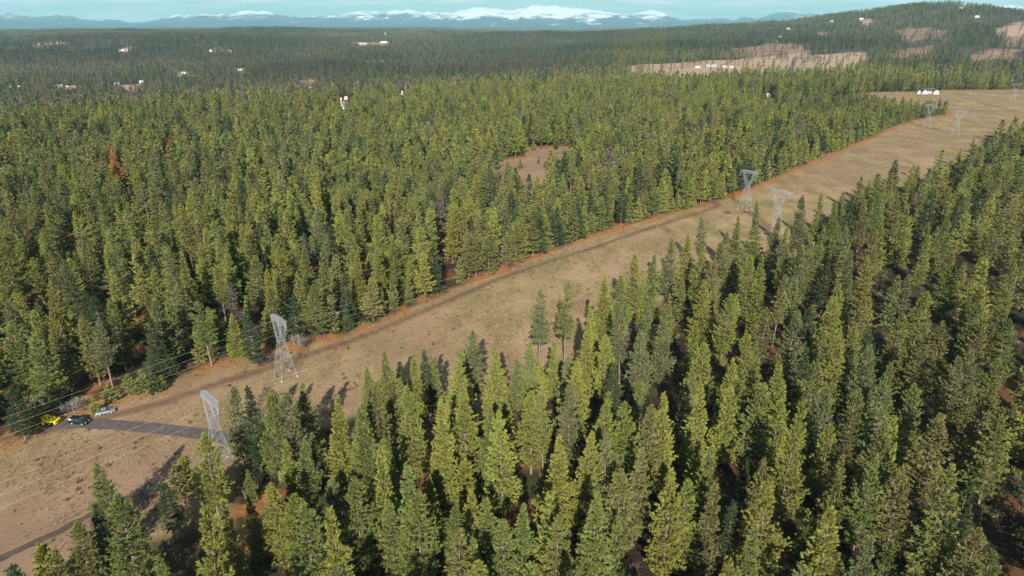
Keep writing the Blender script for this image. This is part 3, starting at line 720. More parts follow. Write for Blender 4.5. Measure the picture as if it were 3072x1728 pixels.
# ------------------------------------------------------------------ transmission towers
TOW_A = [np.array(p) for p in ((-67.9, 181.0), (131.0, 374.0), (409.0, 685.0), (649.0, 912.0))]
TOW_B = [p + np.array((0.3, -46.0)) for p in TOW_A]; TOW_B[0] = np.array((-69.8, 137.0))
TOW_K = {0: .885}                                          # the first pair stands a little lower
LINE = np.array((0.717, 0.697)); LROT = math.atan2(LINE[1], LINE[0])     # tower's local x runs along the line
TH = 22.0
BEAM_Z, BEAM_HALF = 20.4, 5.4
def make_tower():
    root = empty('transmission_tower')
    def corner(sx, sy, z):
        if z <= 12.8: w = 2.8 + (1.0 - 2.8) * (z / 12.8)
        else: w = 1.0
        return Vector((sx * w, sy * w, z))
    for sx in (-1, 1):
        for sy in (-1, 1):
            m = MB(); m.bar(corner(sx, sy, 0.2), corner(sx, sy, 12.8), .15, .13); leg = m.build('leg', M_STEEL, root)
            m = MB(); m.lathe([(.42, -.5), (.42, .18), (.3, .26)], (sx * 2.8, sy * 2.8, 0), 8); m.build('footing', M_CONC, leg)
    br = MB(); lev = [0.6, 4.6, 7.9, 10.5, 12.8]
    for a, b in zip(lev[:-1], lev[1:]):
        for (p, q) in (((-1, -1), (1, -1)), ((1, -1), (1, 1)), ((1, 1), (-1, 1)), ((-1, 1), (-1, -1))):
            br.bar(corner(*p, a), corner(*q, b), .075); br.bar(corner(*q, a), corner(*p, b), .075)
            br.bar(corner(*p, b), corner(*q, b), .07)
            mid0 = (corner(*p, a) + corner(*q, b)) / 2
            br.bar((corner(*p, a) + corner(*p, b)) / 2, mid0, .05); br.bar((corner(*q, a) + corner(*q, b)) / 2, mid0, .05)
    br.build('body_bracing', M_STEEL, root)
    for s in (-1, 1):                                   # the two arms of the fork
        ch = MB()
        def ap(k, t):                                   # k: which of the four chords
            sx = -1 if k in (0, 3) else 1; inn = k in (0, 1)
            z = 12.8 + (BEAM_Z - 12.8) * t
            bow = math.sin(t * math.pi / 2) ** 1.3
            yo = s * (1.0 + (3.0 - 1.0) * bow); yi = s * (-.25 + (2.3 + .25) * bow ** 1.0)
            if t < .28: yi = s * (-.25 + 1.15 * (t / .28)) * .6
            return Vector((sx * (1.0 - .35 * t), yi if inn else yo, z))
        ts = [0, .14, .28, .46, .64, .82, 1]
        for a, b in zip(ts[:-1], ts[1:]):
            for k in range(4):
                ch.bar(ap(k, a), ap(k, b), .11)
            for k in range(4):
                ch.bar(ap(k, a), ap((k + 1) % 4, b), .06); ch.bar(ap((k + 1) % 4, a), ap(k, b), .06)
        ch.build('fork_arm', M_STEEL, root)
    cm = MB()                                           # the beam, flat truss with pointed ends
    ys = np.linspace(-BEAM_HALF, BEAM_HALF, 15)
    def bw(yv): return .75 * min(1, (BEAM_HALF - abs(yv)) / 2.0 + .12)
    def bz(yv): return BEAM_Z + 1.25 - max(0, abs(yv) - 3.6) * .34
    for a, b in zip(ys[:-1], ys[1:]):
        for sx in (-1, 1):
            cm.bar((sx * bw(a), a, BEAM_Z), (sx * bw(b), b, BEAM_Z), .14); cm.bar((sx * bw(a), a, bz(a)), (sx * bw(b), b, bz(b)), .14)
            cm.bar((sx * bw(a), a, BEAM_Z), (sx * bw(b), b, bz(b)), .09); cm.bar((sx * bw(a), a, bz(a)), (sx * bw(a), a, BEAM_Z), .08)
        cm.bar((-bw(a), a, bz(a)), (bw(b), b, bz(b)), .09); cm.bar((bw(a), a, bz(a)), (-bw(b), b, bz(b)), .09)
        cm.bar((-bw(a), a, BEAM_Z), (bw(b), b, BEAM_Z), .08); cm.bar((-bw(a), a, bz(a)), (bw(a), a, bz(a)), .08)
    cm.build('crossarm', M_STEEL, root)
    for yv in (-5.0, 0.0, 5.0):
        m = MB(); prof = []
        for q in range(9):
            zz = BEAM_Z - .15 - q * .17; prof += [(.035, zz), (.13, zz - .05), (.13, zz - .08), (.035, zz - .11)]
        m.lathe(prof[::-1], (0, yv, 0), 8); m.bar((0, yv, BEAM_Z), (0, yv, BEAM_Z - 1.75), .05)
        m.build('insulator_string', M_GLASSY, root)
    return root
MB.thin = 0.64
tw = make_tower()
MB.thin = 1.0
tower_labels = ['grey lattice power tower on the track side of the meadow, bare red shrubs behind it', 'grey fork-topped power tower midway up the meadow, against the far tree edge',
                'distant pale power tower standing before the last two trees of the far edge', 'faint distant power tower in the wide brown field past the white house',
                'grey lattice power tower at the road, its feet behind treetops', 'faint fork-topped power tower in mid meadow, lower half behind near treetops', 'very faint distant power tower in open meadow, without trees behind it']
first = True; k = 0
for line in (TOW_A, TOW_B):
    for i, p in enumerate(line):
        if line is TOW_B and i == 3: break
        o = tw if first else copy_tree(tw); first = False
        o.location = (p[0], p[1], float(terrain(p[0], p[1]))); o.rotation_euler = (0, 0, LROT)
        o.scale = (TOW_K.get(i, 1.0),) * 3
        tag(o, tower_labels[k], 'power tower', 'transmission towers along the cleared corridor'); k += 1
def wire(name, pts_a, pts_b, sag, label):
    n = 40; t = np.linspace(0, 1, n)[:, None]
    X = P(pts_a) * (1 - t) + P(pts_b) * t; X[:, 2] -= sag * 4 * t[:, 0] * (1 - t[:, 0])
    m = MB(); V, F = [], []
    d = P(pts_b) - P(pts_a); sx = np.array([d[1], -d[0], 0]) / math.hypot(d[0], d[1]); q = 5; rr = .013
    for p in X:
        for kk in range(q):
            a = 6.2832 * kk / q; V.append(p + sx * math.cos(a) * rr + np.array([0, 0, 1]) * math.sin(a) * rr)
    for i in range(n - 1):
        for kk in range(q):
            F.append((i * q + kk, i * q + (kk + 1) % q, (i + 1) * q + (kk + 1) % q, (i + 1) * q + kk))
    o = mesh_obj(name, V, F, M_WIRE); tag(o, label, 'wire', 'power lines strung between the towers')
ORD = ('nearest', 'middle', 'farthest')
for ln, line in (('far', TOW_A), ('near', TOW_B)):
    chain = [line[0] - LINE * 278] + line[:4]
    place = ['from the first tower out past the cars', 'between the first and second tower', 'between the second and third tower', 'between the third and fourth tower']
    for sgi, (a, b) in enumerate(zip(chain[:-1], chain[1:])):
        if ln == 'near' and sgi == 3: continue
        ka, kb = TOW_K.get(sgi - 1, 1.0), TOW_K.get(sgi, 1.0)
        for wi, yv in enumerate((-5.0, 0.0, 5.0)):
            nrm = np.array((-LINE[1], LINE[0]))
            pa = [*(a + nrm * yv * ka), terrain(*a) + (BEAM_Z - 1.75) * ka]; pb = [*(b + nrm * yv * kb), terrain(*b) + (BEAM_Z - 1.75) * kb]
            wire('power_line', pa, pb, 5.5 if sgi == 0 else 6.5, '%s wire of the %s tower row, %s' % (ORD[wi], ln, place[sgi]))

# ------------------------------------------------------------------ cars and machine on the road
M_BLACK = simple_mat('black_paint', (0.012, 0.013, 0.014), .22, 0, .6, .02)
M_SILVER = simple_mat('silver_paint', (0.30, 0.36, 0.38), .3, .4, .6, .04)
M_GLASS = simple_mat('car_glass', (0.03, 0.045, 0.05), .08, 0, .7, .02)
M_TYRE = simple_mat('tyre_rubber', (0.018, 0.018, 0.018), .85)
M_RIM = simple_mat('alloy_rim', (0.62, 0.62, 0.62), .3, .5, .5)
M_WHITE = simple_mat('white_paint', (0.56, 0.55, 0.53), .6, 0, .3, .06, .5)
M_LAMP_GLARE = simple_mat('lamp_lens_and_glare', (0.70, 0.70, 0.68), .15, 0, .6)  # headlight lenses; also the painted glare on the estate car's window
M_RED = simple_mat('tail_lens', (0.35, 0.02, 0.02), .2, 0, .6)
M_YEL = simple_mat('yellow_paint', (0.72, 0.58, 0.015), .45, 0, .4, .06)
M_DKMETAL = simple_mat('dark_metal', (0.05, 0.05, 0.05), .6, .3)

def loft(secs, mat, name, parent):
    """secs: list of (x, [(y, z) ...]) closed cross-sections"""
    V, F = [], []; n = len(secs[0][1])
    for x, pr in secs: V += [(x, y, z) for y, z in pr]
    for i in range(len(secs) - 1):
        for k in range(n): F.append((i * n + k, i * n + (k + 1) % n, (i + 1) * n + (k + 1) % n, (i + 1) * n + k))
    F.append(tuple(range(n - 1, -1, -1))); F.append(tuple(range((len(secs) - 1) * n, len(secs) * n)))
    return mesh_obj(name, V, F, mat, parent)
def make_car(name, loc, rz, suv, paint, glass_rear=None):
    root = empty(name, loc, rz)
    L, W = (5.0, 1.95) if suv else (4.6, 1.8); belt = 1.08 if suv else .92; roof = 1.82 if suv else 1.45
    def sec(x, zlo, zhi, w, tuck=.92):
        h = w / 2; return (x, [(-h * tuck, zlo), (h * tuck, zlo), (h, zlo + .2), (h, zhi - .14), (h * .93, zhi), (-h * .93, zhi), (-h, zhi - .14), (-h, zlo + .2)])
    hl = L / 2
    loft([sec(-hl, .42, belt - .12, W * .88), sec(-hl + .12, .32, belt - .02, W * .95), sec(-hl + .8, .28, belt, W), sec(.55, .28, belt, W), sec(1.0, .28, belt - .04, W), sec(hl - .5, .3, belt - .14, W * .96), sec(hl - .1, .34, belt - .26, W * .9), sec(hl, .42, belt - .36, W * .82)], paint, 'body', root)
    x0, x1, x2, x3 = (-hl + .12, -hl + .5, .35, 1.15) if suv else (-hl + .75, -hl + 1.35, .3, 1.1)
    def cab(x, z, w): h = w / 2; return (x, [(-h, belt - .02), (h, belt - .02), (h * (.98 if z < belt + .1 else .82), z), (-h * (.98 if z < belt + .1 else .82), z)])
    loft([cab(x0, belt + .03, W * .93), cab(x1, roof - .05, W * .93), cab(x2, roof - .04, W * .93), cab(x3, belt + .03, W * .93)], M_GLASS, 'window_glass', root)
    m = MB(); m.box(((x1 + x2) / 2, 0, roof), (x2 - x1 + .1, W * .8, .07)); m.build('roof', paint, root)
    for s in (-1, 1):
        for xa, xb in ((x0, x1), (x2 + .02, x3), (-.45, -.45)):
            m = MB(); m.bar((xa, s * W * .465, belt), (xb, s * W * .39, roof), .09); m.build('window_pillar', paint, root)
    wr = .38 if suv else .33
    for sx in (-1, 1):
        for s in (-1, 1):
            cx = sx * L * .29
            m = MB(); m.lathe([(wr * .7, -.12), (wr, -.09), (wr, .09), (wr * .7, .12)], (cx, s * (W / 2 - .09), wr), 16, 'y'); w = m.build('wheel', M_TYRE, root)
            m = MB(); m.lathe([(wr * .66, -.125), (wr * .6, -.135), (wr * .6, .135), (wr * .66, .125)], (cx, s * (W / 2 - .09), wr), 12, 'y'); m.build('rim', M_RIM, w)
    for s in (-1, 1):
        m = MB(); m.box((hl - .09, s * W * .33, belt - .33), (.16, .36, .15)); m.build('headlight', M_LAMP_GLARE, root)
        m = MB(); m.box((-hl + .03, s * W * .37, belt - .2), (.1, .22, .28)); m.build('tail_light', M_RED, root)
        m = MB(); m.box((x3 - .15, s * (W / 2 + .08), belt + .06), (.16, .2, .14)); m.build('wing_mirror', paint, root)
    if suv:
        m = MB()
        for s in (-1, 1): m.bar((x1 + .1, s * W * .36, roof + .1), (x2 - .1, s * W * .36, roof + .1), .05)
        m.build('roof_rail', M_DKMETAL, root)
        m = MB(); m.box((x1 + .12, -W * .44, (belt + roof) / 2 + .05), (.75, .05, .42)); q = m.build('rear_window_glare', M_LAMP_GLARE, root); q['label'] = 'rear side window with sun glare painted as a pale panel'  # sun glare on the rear side glass, painted as a pale panel
    else:
        m = MB(); m.box((-hl + .02, 0, .52), (.14, W * .9, .26)); m.build('bumper', M_WHITE, root)
    return root
def gz(p): return (p[0], p[1], float(terrain(p[0], p[1])) + .06)
car = make_car('parked_car', gz(at_z(240, 1272)), rad(-8), True, M_BLACK)
tag(car, 'black estate-type car with roof rails parked at the road end', 'car')
car2 = make_car('parked_car', gz(at_z(318, 1242)), rad(30), False, M_SILVER)
tag(car2, 'silver-teal saloon car with white bumper parked on grass by trees', 'car')

def make_loader(loc, rz):
    r = empty('compact_loader', loc, rz)
    m = MB(); m.prism([(-1.3, .55), (1.0, .55), (1.25, .95), (.9, 1.35), (-.3, 1.35), (-1.0, 1.6), (-1.45, 1.3)], -.75, .75); m.build('body', M_YEL, r)
    m = MB()
    for s in (-1, 1):
        m.bar((-.95, s * .6, 1.5), (-.8, s * .55, 2.35), .09); m.bar((.35, s * .6, 1.3), (.2, s * .55, 2.35), .09)
    m.box((-.3, 0, 2.4), (1.3, 1.3, .1)); m.build('canopy', M_YEL, r)
    for s in (-1, 1):
        m = MB(); m.bar((-1.1, s * .85, 1.6), (.9, s * .85, 1.75), .22); m.bar((.9, s * .85, 1.75), (1.9, s * .7, 1.0), .2); m.build('lift_arm', M_YEL, r)
    m = MB(); m.prism([(1.8, .5), (1.9, 1.25), (2.35, 1.55), (2.7, 1.3), (2.55, 1.15), (2.2, .6), (2.5, .45)], -.95, .95); m.build('bucket', M_YEL, r)
    m = MB(); m.bar((-1.4, 0, 1.1), (-2.2, 0, 2.1), .24); m.bar((-2.2, 0, 2.1), (-2.9, 0, 1.0), .18); m.build('digger_arm', M_YEL, r)
    for sx, wr in ((-.8, .6), (.75, .45)):
        for s in (-1, 1):
            m = MB(); m.lathe([(wr * .6, -.18), (wr, -.14), (wr, .14), (wr * .6, .18)], (sx, s * .85, wr), 14, 'y'); w = m.build('wheel', M_TYRE, r)
            m = MB(); m.lathe([(wr * .5, -.19), (wr * .45, -.2), (wr * .45, .2), (wr * .5, .19)], (sx, s * .85, wr), 10, 'y'); m.build('rim', M_YEL, w)
    return r
tag(make_loader(gz(at_z(149, 1272)), rad(-4)), 'small bright yellow machine parked behind the black car under trees', 'digger')

# ------------------------------------------------------------------ houses and sheds
M_ROOFDK = simple_mat('dark_roof', (0.055, 0.065, 0.08), .7, var=.15)
M_ROOFGY = simple_mat('grey_metal_roof', (0.36, 0.40, 0.44), .5, .2)
M_ROOFGN = simple_mat('pale_green_roof', (0.42, 0.55, 0.53), .6)
M_ROOFRD = simple_mat('red_roof', (0.30, 0.055, 0.05), .7)
M_TEAL = simple_mat('teal_wall', (0.16, 0.42, 0.50), .7)
M_CREAM = simple_mat('cream_wall', (0.70, 0.64, 0.46), .8)
M_GREYW = simple_mat('grey_wall', (0.34, 0.34, 0.34), .8)
M_BARN = simple_mat('barn_red_wall', (0.30, 0.10, 0.075), .8)
M_PANE = simple_mat('window_pane', (0.04, 0.055, 0.07), .1, 0, .6)
M_WHITER = simple_mat('white_metal_roof', (0.46, 0.47, 0.48), .5)

def gable(root, c, w, d, h, rise, wall, roofm, rz=0.0, over=.4, win=True):
    """gable volume: ridge along local x (w); gables face +-x."""
    ca, sa = math.cos(rz), math.sin(rz)
    def T(p): return (c[0] + p[0] * ca - p[1] * sa, c[1] + p[0] * sa + p[1] * ca, c[2] + p[2])
    hw, hd = w / 2, d / 2
    m = MB()
    vs = []
    for x in (-hw, hw): vs += [(x, -hd, -1.5), (x, hd, -1.5), (x, hd, h), (x, 0, h + rise), (x, -hd, h)]
    m.add([T(p) for p in vs], [(0, 1, 2, 3, 4), (9, 8, 7, 6, 5), (1, 0, 5, 6), (2, 1, 6, 7), (0, 4, 9, 5)])
    wo = m.build('wall', wall, root)
    m = MB(); k = rise / hd
    for s in (-1, 1):
        a = [(-hw - over, s * (hd + over), h - k * over + .05), (hw + over, s * (hd + over), h - k * over + .05), (hw + over, 0, h + rise + .05), (-hw - over, 0, h + rise + .05)]
        b = [(p[0], p[1], p[2] + .22) for p in a]
        m.add([T(p) for p in a + b], [(0, 1, 2, 3), (7, 6, 5, 4), (0, 4, 5, 1), (1, 5, 6, 2), (3, 2, 6, 7), (0, 3, 7, 4)])
    m.build('roof', roofm, root)
    if win:
        for s in (-1, 1):
            for q in range(max(1, int(w // 4))):
                x = -hw + (q + .5) * w / max(1, int(w // 4))
                m = MB(); p = T((x, s * (hd + .03), h * .55)); m.box(p, (1.5, .08, 1.2), rz); f = m.build('window', M_WHITE, root)
                m = MB(); p = T((x, s * (hd + .07), h * .55)); m.box(p, (1.25, .06, .95), rz); m.build('pane', M_PANE, f)
        m = MB(); p = T((-hw - .03, 0, 1.05)); m.box(p, (.08, 1.1, 2.1), rz); m.build('door', M_GREYW, root)
    return wo
def at_px(u, v):
    p = on_ground(u, v); return p
def house(name, u, v, w, d, h, rise, wall, roofm, deg, label, cat='house', win=True, group=None, extra=None):
    p = at_px(u, v); r = empty(name, tuple(p)); r.scale = (.68, .68, .74) if w != 20 or d != 9 else (.9, .9, .9)
    gable(r, (0, 0, 0), w, d, h, rise, wall, roofm, rad(deg), win=win)
    if extra: extra(r)
    tag(r, label, cat, group); return p
BUILT = []
def H(*a, **k): BUILT.append(house(*a, **k))

# the white farmhouse in the wide field: two front gables joined by a dark-roofed main range
def big_extra(r):
    gable(r, (-8.6, -3.0, 0), 9.5, 7.0, 3.6, 2.9, M_WHITE, M_ROOFDK, rad(90))
    gable(r, (8.4, -3.6, 0), 11, 8.0, 3.6, 3.0, M_WHITE, M_ROOFDK, rad(90))
    gable(r, (-14.2, 1.5, 0), 7, 5.5, 3.0, 2.4, M_WHITE, M_ROOFDK, rad(90), win=False)
    m = MB(); m.box((0, -6.6, .55), (6, .4, 1.1)); m.build('porch_wall', M_BARN, r)
H('white_house', 2782, 281, 20, 9, 4.2, 3.8, M_WHITE, M_ROOFDK, 4, 'white farmhouse with dark roofs and front gables in the wide brown field', extra=big_extra)
H('metal_shed', 2300, 291, 11, 8, 4.6, 1.6, M_TEAL, M_WHITER, 8, 'teal shed with white roof among the trees beyond the meadow edge', 'shed')
H('white_shed', 2511, 284, 9, 7, 3.4, 1.6, M_WHITE, M_WHITER, -20, 'small white shed between trees near the white farmhouse', 'shed')
H('cream_house', 1201, 283, 13, 7, 4, 2.0, M_CREAM, M_WHITER, 6, 'long cream building alone above the mid forest', win=True)
H('white_shed', 1032, 328, 10, 8, 4.2, 1.8, M_WHITE, M_WHITER, 12, 'white shed in front of the red-roofed barn deep in the forest', 'shed')
H('red_barn', 1034, 316, 12, 8, 5.6, 3.2, M_WHITE, M_ROOFRD, 70, 'white barn with red roof deep in the forest behind a white shed', 'barn')
H('pale_house', 935, 292, 13, 9, 4.4, 2.4, M_WHITE, M_ROOFGN, 10, 'pale house with light green-grey roof at the edge of the valley')
H('white_house', 178, 262, 20, 10, 4.2, 2.8, M_WHITE, M_ROOFGN, 6, 'white valley house with pale green roof above a pinkish bank')
H('grey_house', 353, 254, 18, 10, 3.8, 2.2, M_GREYW, M_ROOFGY, -4, 'low grey-roofed valley house above a reddish clearing')
H('white_barn', 426, 249, 12, 9, 5.5, 2.0, M_WHITE, M_WHITER, 0, 'plain white barn standing by the reddish clearing in the valley', 'barn', win=False)
H('white_trailer', 34, 262, 9, 4, 2.8, .6, M_WHITE, M_WHITER, 2, 'low white trailer home by pale specks in the valley', 'trailer')
H('white_trailer', 58, 261, 7, 4, 2.8, .6, M_WHITE, M_WHITER, -4, 'second smaller white trailer home beside the low one in the valley', 'trailer')
H('white_shed', 206, 261, 9, 5, 3, 1, M_WHITE, M_WHITER, 0, 'white shed beside the valley house with the pale green roof', 'shed', win=False)
H('farm_house', 370, 152, 16, 9, 5, 2.5, M_WHITE, M_WHITER, 0, 'tiny white farmhouse in a small pink field on the far left ridge', win=False)
H('farm_house', 634, 154, 18, 10, 5, 2.5, M_WHITE, M_WHITER, 0, 'tiny white farmhouse beside the pale field on the far plateau', win=False)
H('farm_house', 553, 221, 16, 8, 4, 2, M_CREAM, M_WHITER, 5, 'cream valley house beside a narrow pale strip among trees', win=False)
H('farm_house', 722, 212, 18, 9, 4, 2, M_WHITE, M_WHITER, 5, 'white valley house on a small pale patch between tall trees', win=False)
H('warehouse', 1152, 128, 40, 16, 7, 2, M_WHITE, M_WHITER, 0, 'long white warehouse far off across the forest plain', 'warehouse', win=False)
H('warehouse', 1090, 132, 60, 14, 5, 2, M_GREYW, M_WHITER, 0, 'longest pale grey shed row far off on the forest plain', 'warehouse', win=False)
H('barn', 2132, 200, 34, 12, 3.6, 2.6, M_GREYW, M_ROOFGY, 4, 'long grey-roofed barn in the pale field at the hill foot', 'barn', win=False)
H('barn', 2092, 203, 16, 9, 3.4, 2.0, M_WHITE, M_ROOFGY, 2, 'small white-walled barn beside the long grey barn', 'barn', win=False)
H('white_trailer', 2172, 201, 13, 4, 3, .6, M_WHITE, M_WHITER, 2, 'white trailer just beyond the long grey barn', 'trailer')
H('white_trailer', 2194, 202, 12, 4, 3, .6, M_WHITE, M_WHITER, -2, 'white trailer beside the dark round tree in the pale field', 'trailer')
H('white_house', 2050, 236, 14, 9, 4.6, 3.2, M_WHITE, M_ROOFGY, 65, 'white gabled house with grey roof at the forest edge below the field')
H('cream_house', 1998, 234, 9, 7, 4.2, 2.2, M_CREAM, M_CREAM, 30, 'small cream house in trees below the pale field')
H('white_house', 2203, 221, 9, 7, 4.6, 2.6, M_WHITE, M_WHITER, 80, 'small white house half hidden by trees below the trailers')
H('barn', 2330, 129, 18, 12, 7, 4, M_BARN, M_BARN, 20, 'brown-red barn on the shelf above the pale field', 'barn', win=False)
H('hill_house', 2340, 111, 16, 10, 5, 2.5, M_WHITE, M_ROOFGY, 0, 'white house on the slope just above the brown-red barn', win=False)
H('hill_house', 2364, 88, 20, 10, 6, 3, M_WHITE, M_ROOFGY, 0, 'white house mid way up the hill among dark trees', win=False)
H('hill_house', 2495, 65, 20, 10, 5, 2.5, M_WHITE, M_WHITER, 10, 'white house on the hill beside the small pale clearing', win=False)
H('hill_house', 2584, 58, 26, 10, 5, 2.5, M_CREAM, M_WHITER, 0, 'cream house at the top of the small pale hill clearing', win=False)
H('hill_house', 2884, 26, 34, 10, 6, 2.5, M_WHITE, M_WHITER, 0, 'long white house just under the hill summit', win=False)
H('hill_house', 2930, 52, 24, 10, 6, 2.5, M_WHITE, M_WHITER, 0, 'white house below the long one under the summit', win=False)
H('white_shed', 928, 264, 8, 6, 3.4, 1.4, M_WHITE, M_WHITER, 20, 'tiny white shed behind the pale house at the valley edge', 'shed', win=False)
H('white_shed', 14, 518, 8, 5, 3.0, 1.2, M_GREYW, M_ROOFGY, 25, 'grey-white shed among dark trees where the forest meets the photo border', 'shed')
# round white water tank and a striped silo beside the red barn
p = at_px(1038, 299); t = empty('water_tank', tuple(p)); t.scale = (.62, .62, .62); BUILT.append(p)
m = MB(); m.lathe([(4.4, -1), (4.4, 5.2), (4.1, 5.6), (2.6, 6.5), (.3, 7.1)], n=20); m.build('tank', M_WHITE, t)
m = MB(); m.lathe([(1.2, 6.95), (1.2, 7.4), (.9, 7.5)], n=12); m.build('hatch', M_GREYW, t)
tag(t, 'round white water tank standing behind the red-roofed barn', 'tank')
p = at_px(1025, 318); t = empty('silo', tuple(p)); t.scale = (.75, .75, .72); BUILT.append(p)
m = MB(); m.lathe([(1.7, -1), (1.7, 12)], n=16); m.build('shaft', M_WHITE, t)
m = MB(); m.lathe([(1.76, 7.2), (1.76, 9.4)], n=16); m.build('band', M_ROOFRD, t)
m = MB(); m.lathe([(1.8, 12), (1.5, 13), (.8, 13.8), (.1, 14.1)], n=16); m.build('dome', simple_mat('pink_dome', (.62, .36, .30)), t)
tag(t, 'tall white silo with a red band beside the red-roofed barn', 'silo')
p = at_px(1156, 107); t = empty('radio_mast', tuple(p)); BUILT.append(p)
m = MB(); m.lathe([(2.4, 0), (1.8, 14), (1.4, 24)], n=10); m.build('shaft', M_WHITE, t)
m = MB(); m.lathe([(.5, 24), (.3, 30)], n=8); m.build('antenna', M_STEEL, t)
tag(t, 'slender white tower rising from the far forest plain', 'mast')
BUILT = np.array(BUILT)

def before_building(x, y):
    """yards: the open ground round each building and on its sunny side."""
    x, y = np.asarray(x, float), np.asarray(y, float); out = np.zeros(x.shape, bool)
    for q in BUILT:
        R = math.hypot(q[0], q[1]); e = q[:2] / R
        al = R - (x * e[0] + y * e[1]); la = np.abs(x * e[1] - y * e[0])
        yard = 0.55 * 21 * R / max(40, CAM_H - q[2])
        if q[0] > 700 and R > 1800: yard = 34
        wob = (vnoise(x / 14, y / 14, 61) - .5) * 10
        out |= (al > -12) & (al < yard) & (la < 9 + .003 * R + wob)
    return out

# ------------------------------------------------------------------ trees
rng = np.random.default_rng(7)
T5 = [(200, 1315, 'fir', 14, 'mid-green'), (345, 1205, 'fir', 20, 'mid-green'), (450, 1290, 'slim', 13, 'dark green'), (545, 1220, 'fir', 20, 'yellow-green'), (645, 1210, 'fir', 18, 'dark green'), (700, 1270, 'slim', 15, 'mid-green'), (880, 1200, 'pine', 20, 'yellow-green'), (970, 1060, 'pine', 21, 'grey-green'), (1180, 1145, 'fir', 25, 'yellow-green'),
      (1500, 740, 'sparse', 26, 'grey-green'), (1700, 672, 'sparse', 27, 'mid-green'), (1590, 1150, 'slim', 17, 'yellow-green'), (1400, 1150, 'pine', 20, 'mid-green'), (1330, 1290, 'slim', 15, 'mid-green'), (1500, 1275, 'slim', 16, 'yellow-green'), (1720, 1240, 'pine', 19, 'grey-green'), (2000, 632, 'fir', 29, 'yellow-green'), (2110, 620, 'pine', 25, 'mid-green'), (2220, 480, 'pine', 27, 'yellow-green'), (2340, 470, 'fir', 26, 'mid-green'), (2490, 365, 'pine', 24, 'grey-green'),
      (1900, 850, 'fir', 24, 'yellow-green'), (2010, 1080, 'pine', 22, 'yellow-green'), (2140, 850, 'sparse', 27, 'grey-green'), (2450, 975, 'pine', 22, 'grey-green'), (2290, 1060, 'pine', 22, 'grey-green'), (1850, 980, 'fir', 23, 'yellow-green'), (2060, 1300, 'fir', 18, 'dark green')]
T6 = [(40, 330, 'fir', 25, 'yellow-green'), (165, 195, 'sparse', 24, 'grey-green'), (425, 190, 'fir', 26, 'mid-green'), (330, 300, 'pine', 22, 'grey-green'), (590, 80, 'fir', 28, 'mid-green'), (720, 195, 'pine', 24, 'grey-green'), (775, 260, 'fir', 23, 'yellow-green'), (920, 25, 'pine', 28, 'grey-green'), (1060, 10, 'fir', 25, 'mid-green'), (1170, 70, 'pine', 24, 'mid-green'), (1270, 20, 'fir', 26, 'dark green'), (1390, 70, 'pine', 24, 'olive'), (1500, 0, 'pine', 24, 'mid-green'), (1700, 110, 'fir', 27, 'yellow-green'), (1640, 0, 'pine', 24, 'olive'), (1900, 0, 'pine', 26, 'dark green'), (2120, 10, 'pine', 25, 'dark green'), (2000, 200, 'pine', 23, 'mid-green'), (1860, 330, 'fir', 21, 'yellow-green'), (1450, 300, 'pine', 22, 'olive'), (1270, 430, 'fir', 27, 'grey-green'), (1110, 530, 'pine', 20, 'dark green'), (1020, 380, 'pine', 25, 'mid-green'), (900, 430, 'pine', 24, 'grey-green'), (620, 480, 'fir', 27, 'yellow-green'), (500, 520, 'pine', 24, 'mid-green'), (150, 450, 'pine', 24, 'yellow-green'), (235, 520, 'pine', 25, 'olive'), (350, 770, 'pine', 22, 'yellow-green'), (760, 620, 'sparse', 25, 'olive'), (1150, 800, 'pine', 24, 'yellow-green'), (1380, 780, 'fir', 21, 'olive'), (1660, 900, 'pine', 22, 'mid-green'), (1840, 745, 'pine', 25, 'yellow-green'), (2340, 490, 'fir', 29, 'yellow-green'), (2170, 790, 'pine', 21, 'olive'), (2500, 510, 'pine', 24, 'mid-green'), (2250, 800, 'pine', 23, 'mid-green'), (2440, 740, 'pine', 23, 'olive'), (1850, 1000, 'pine', 20, 'mid-green'), (1990, 980, 'fir', 23, 'olive'), (1320, 1000, 'pine', 24, 'mid-green'), (1200, 1050, 'fir', 24, 'yellow-green'), (960, 870, 'pine', 20, 'dark green'), (850, 900, 'pine', 25, 'grey-green'), (640, 890, 'pine', 22, 'olive'), (540, 1060, 'pine', 24, 'yellow-green'), (730, 1290, 'fir', 24, 'yellow-green'), (160, 1150, 'pine', 22, 'yellow-green'), (90, 1000, 'slim', 18, 'yellow-green'), (380, 1380, 'slim', 12, 'mid-green'), (1560, 1290, 'pine', 19, 'mid-green'), (2250, 960, 'pine', 22, 'olive'), (2460, 960, 'pine', 22, 'mid-green'), (2100, 1250, 'pine', 22, 'grey-green'), (2400, 1230, 'fir', 24, 'mid-green'), (960, 1180, 'fir', 20, 'dark green'), (1420, 1160, 'pine', 23, 'grey-green')]
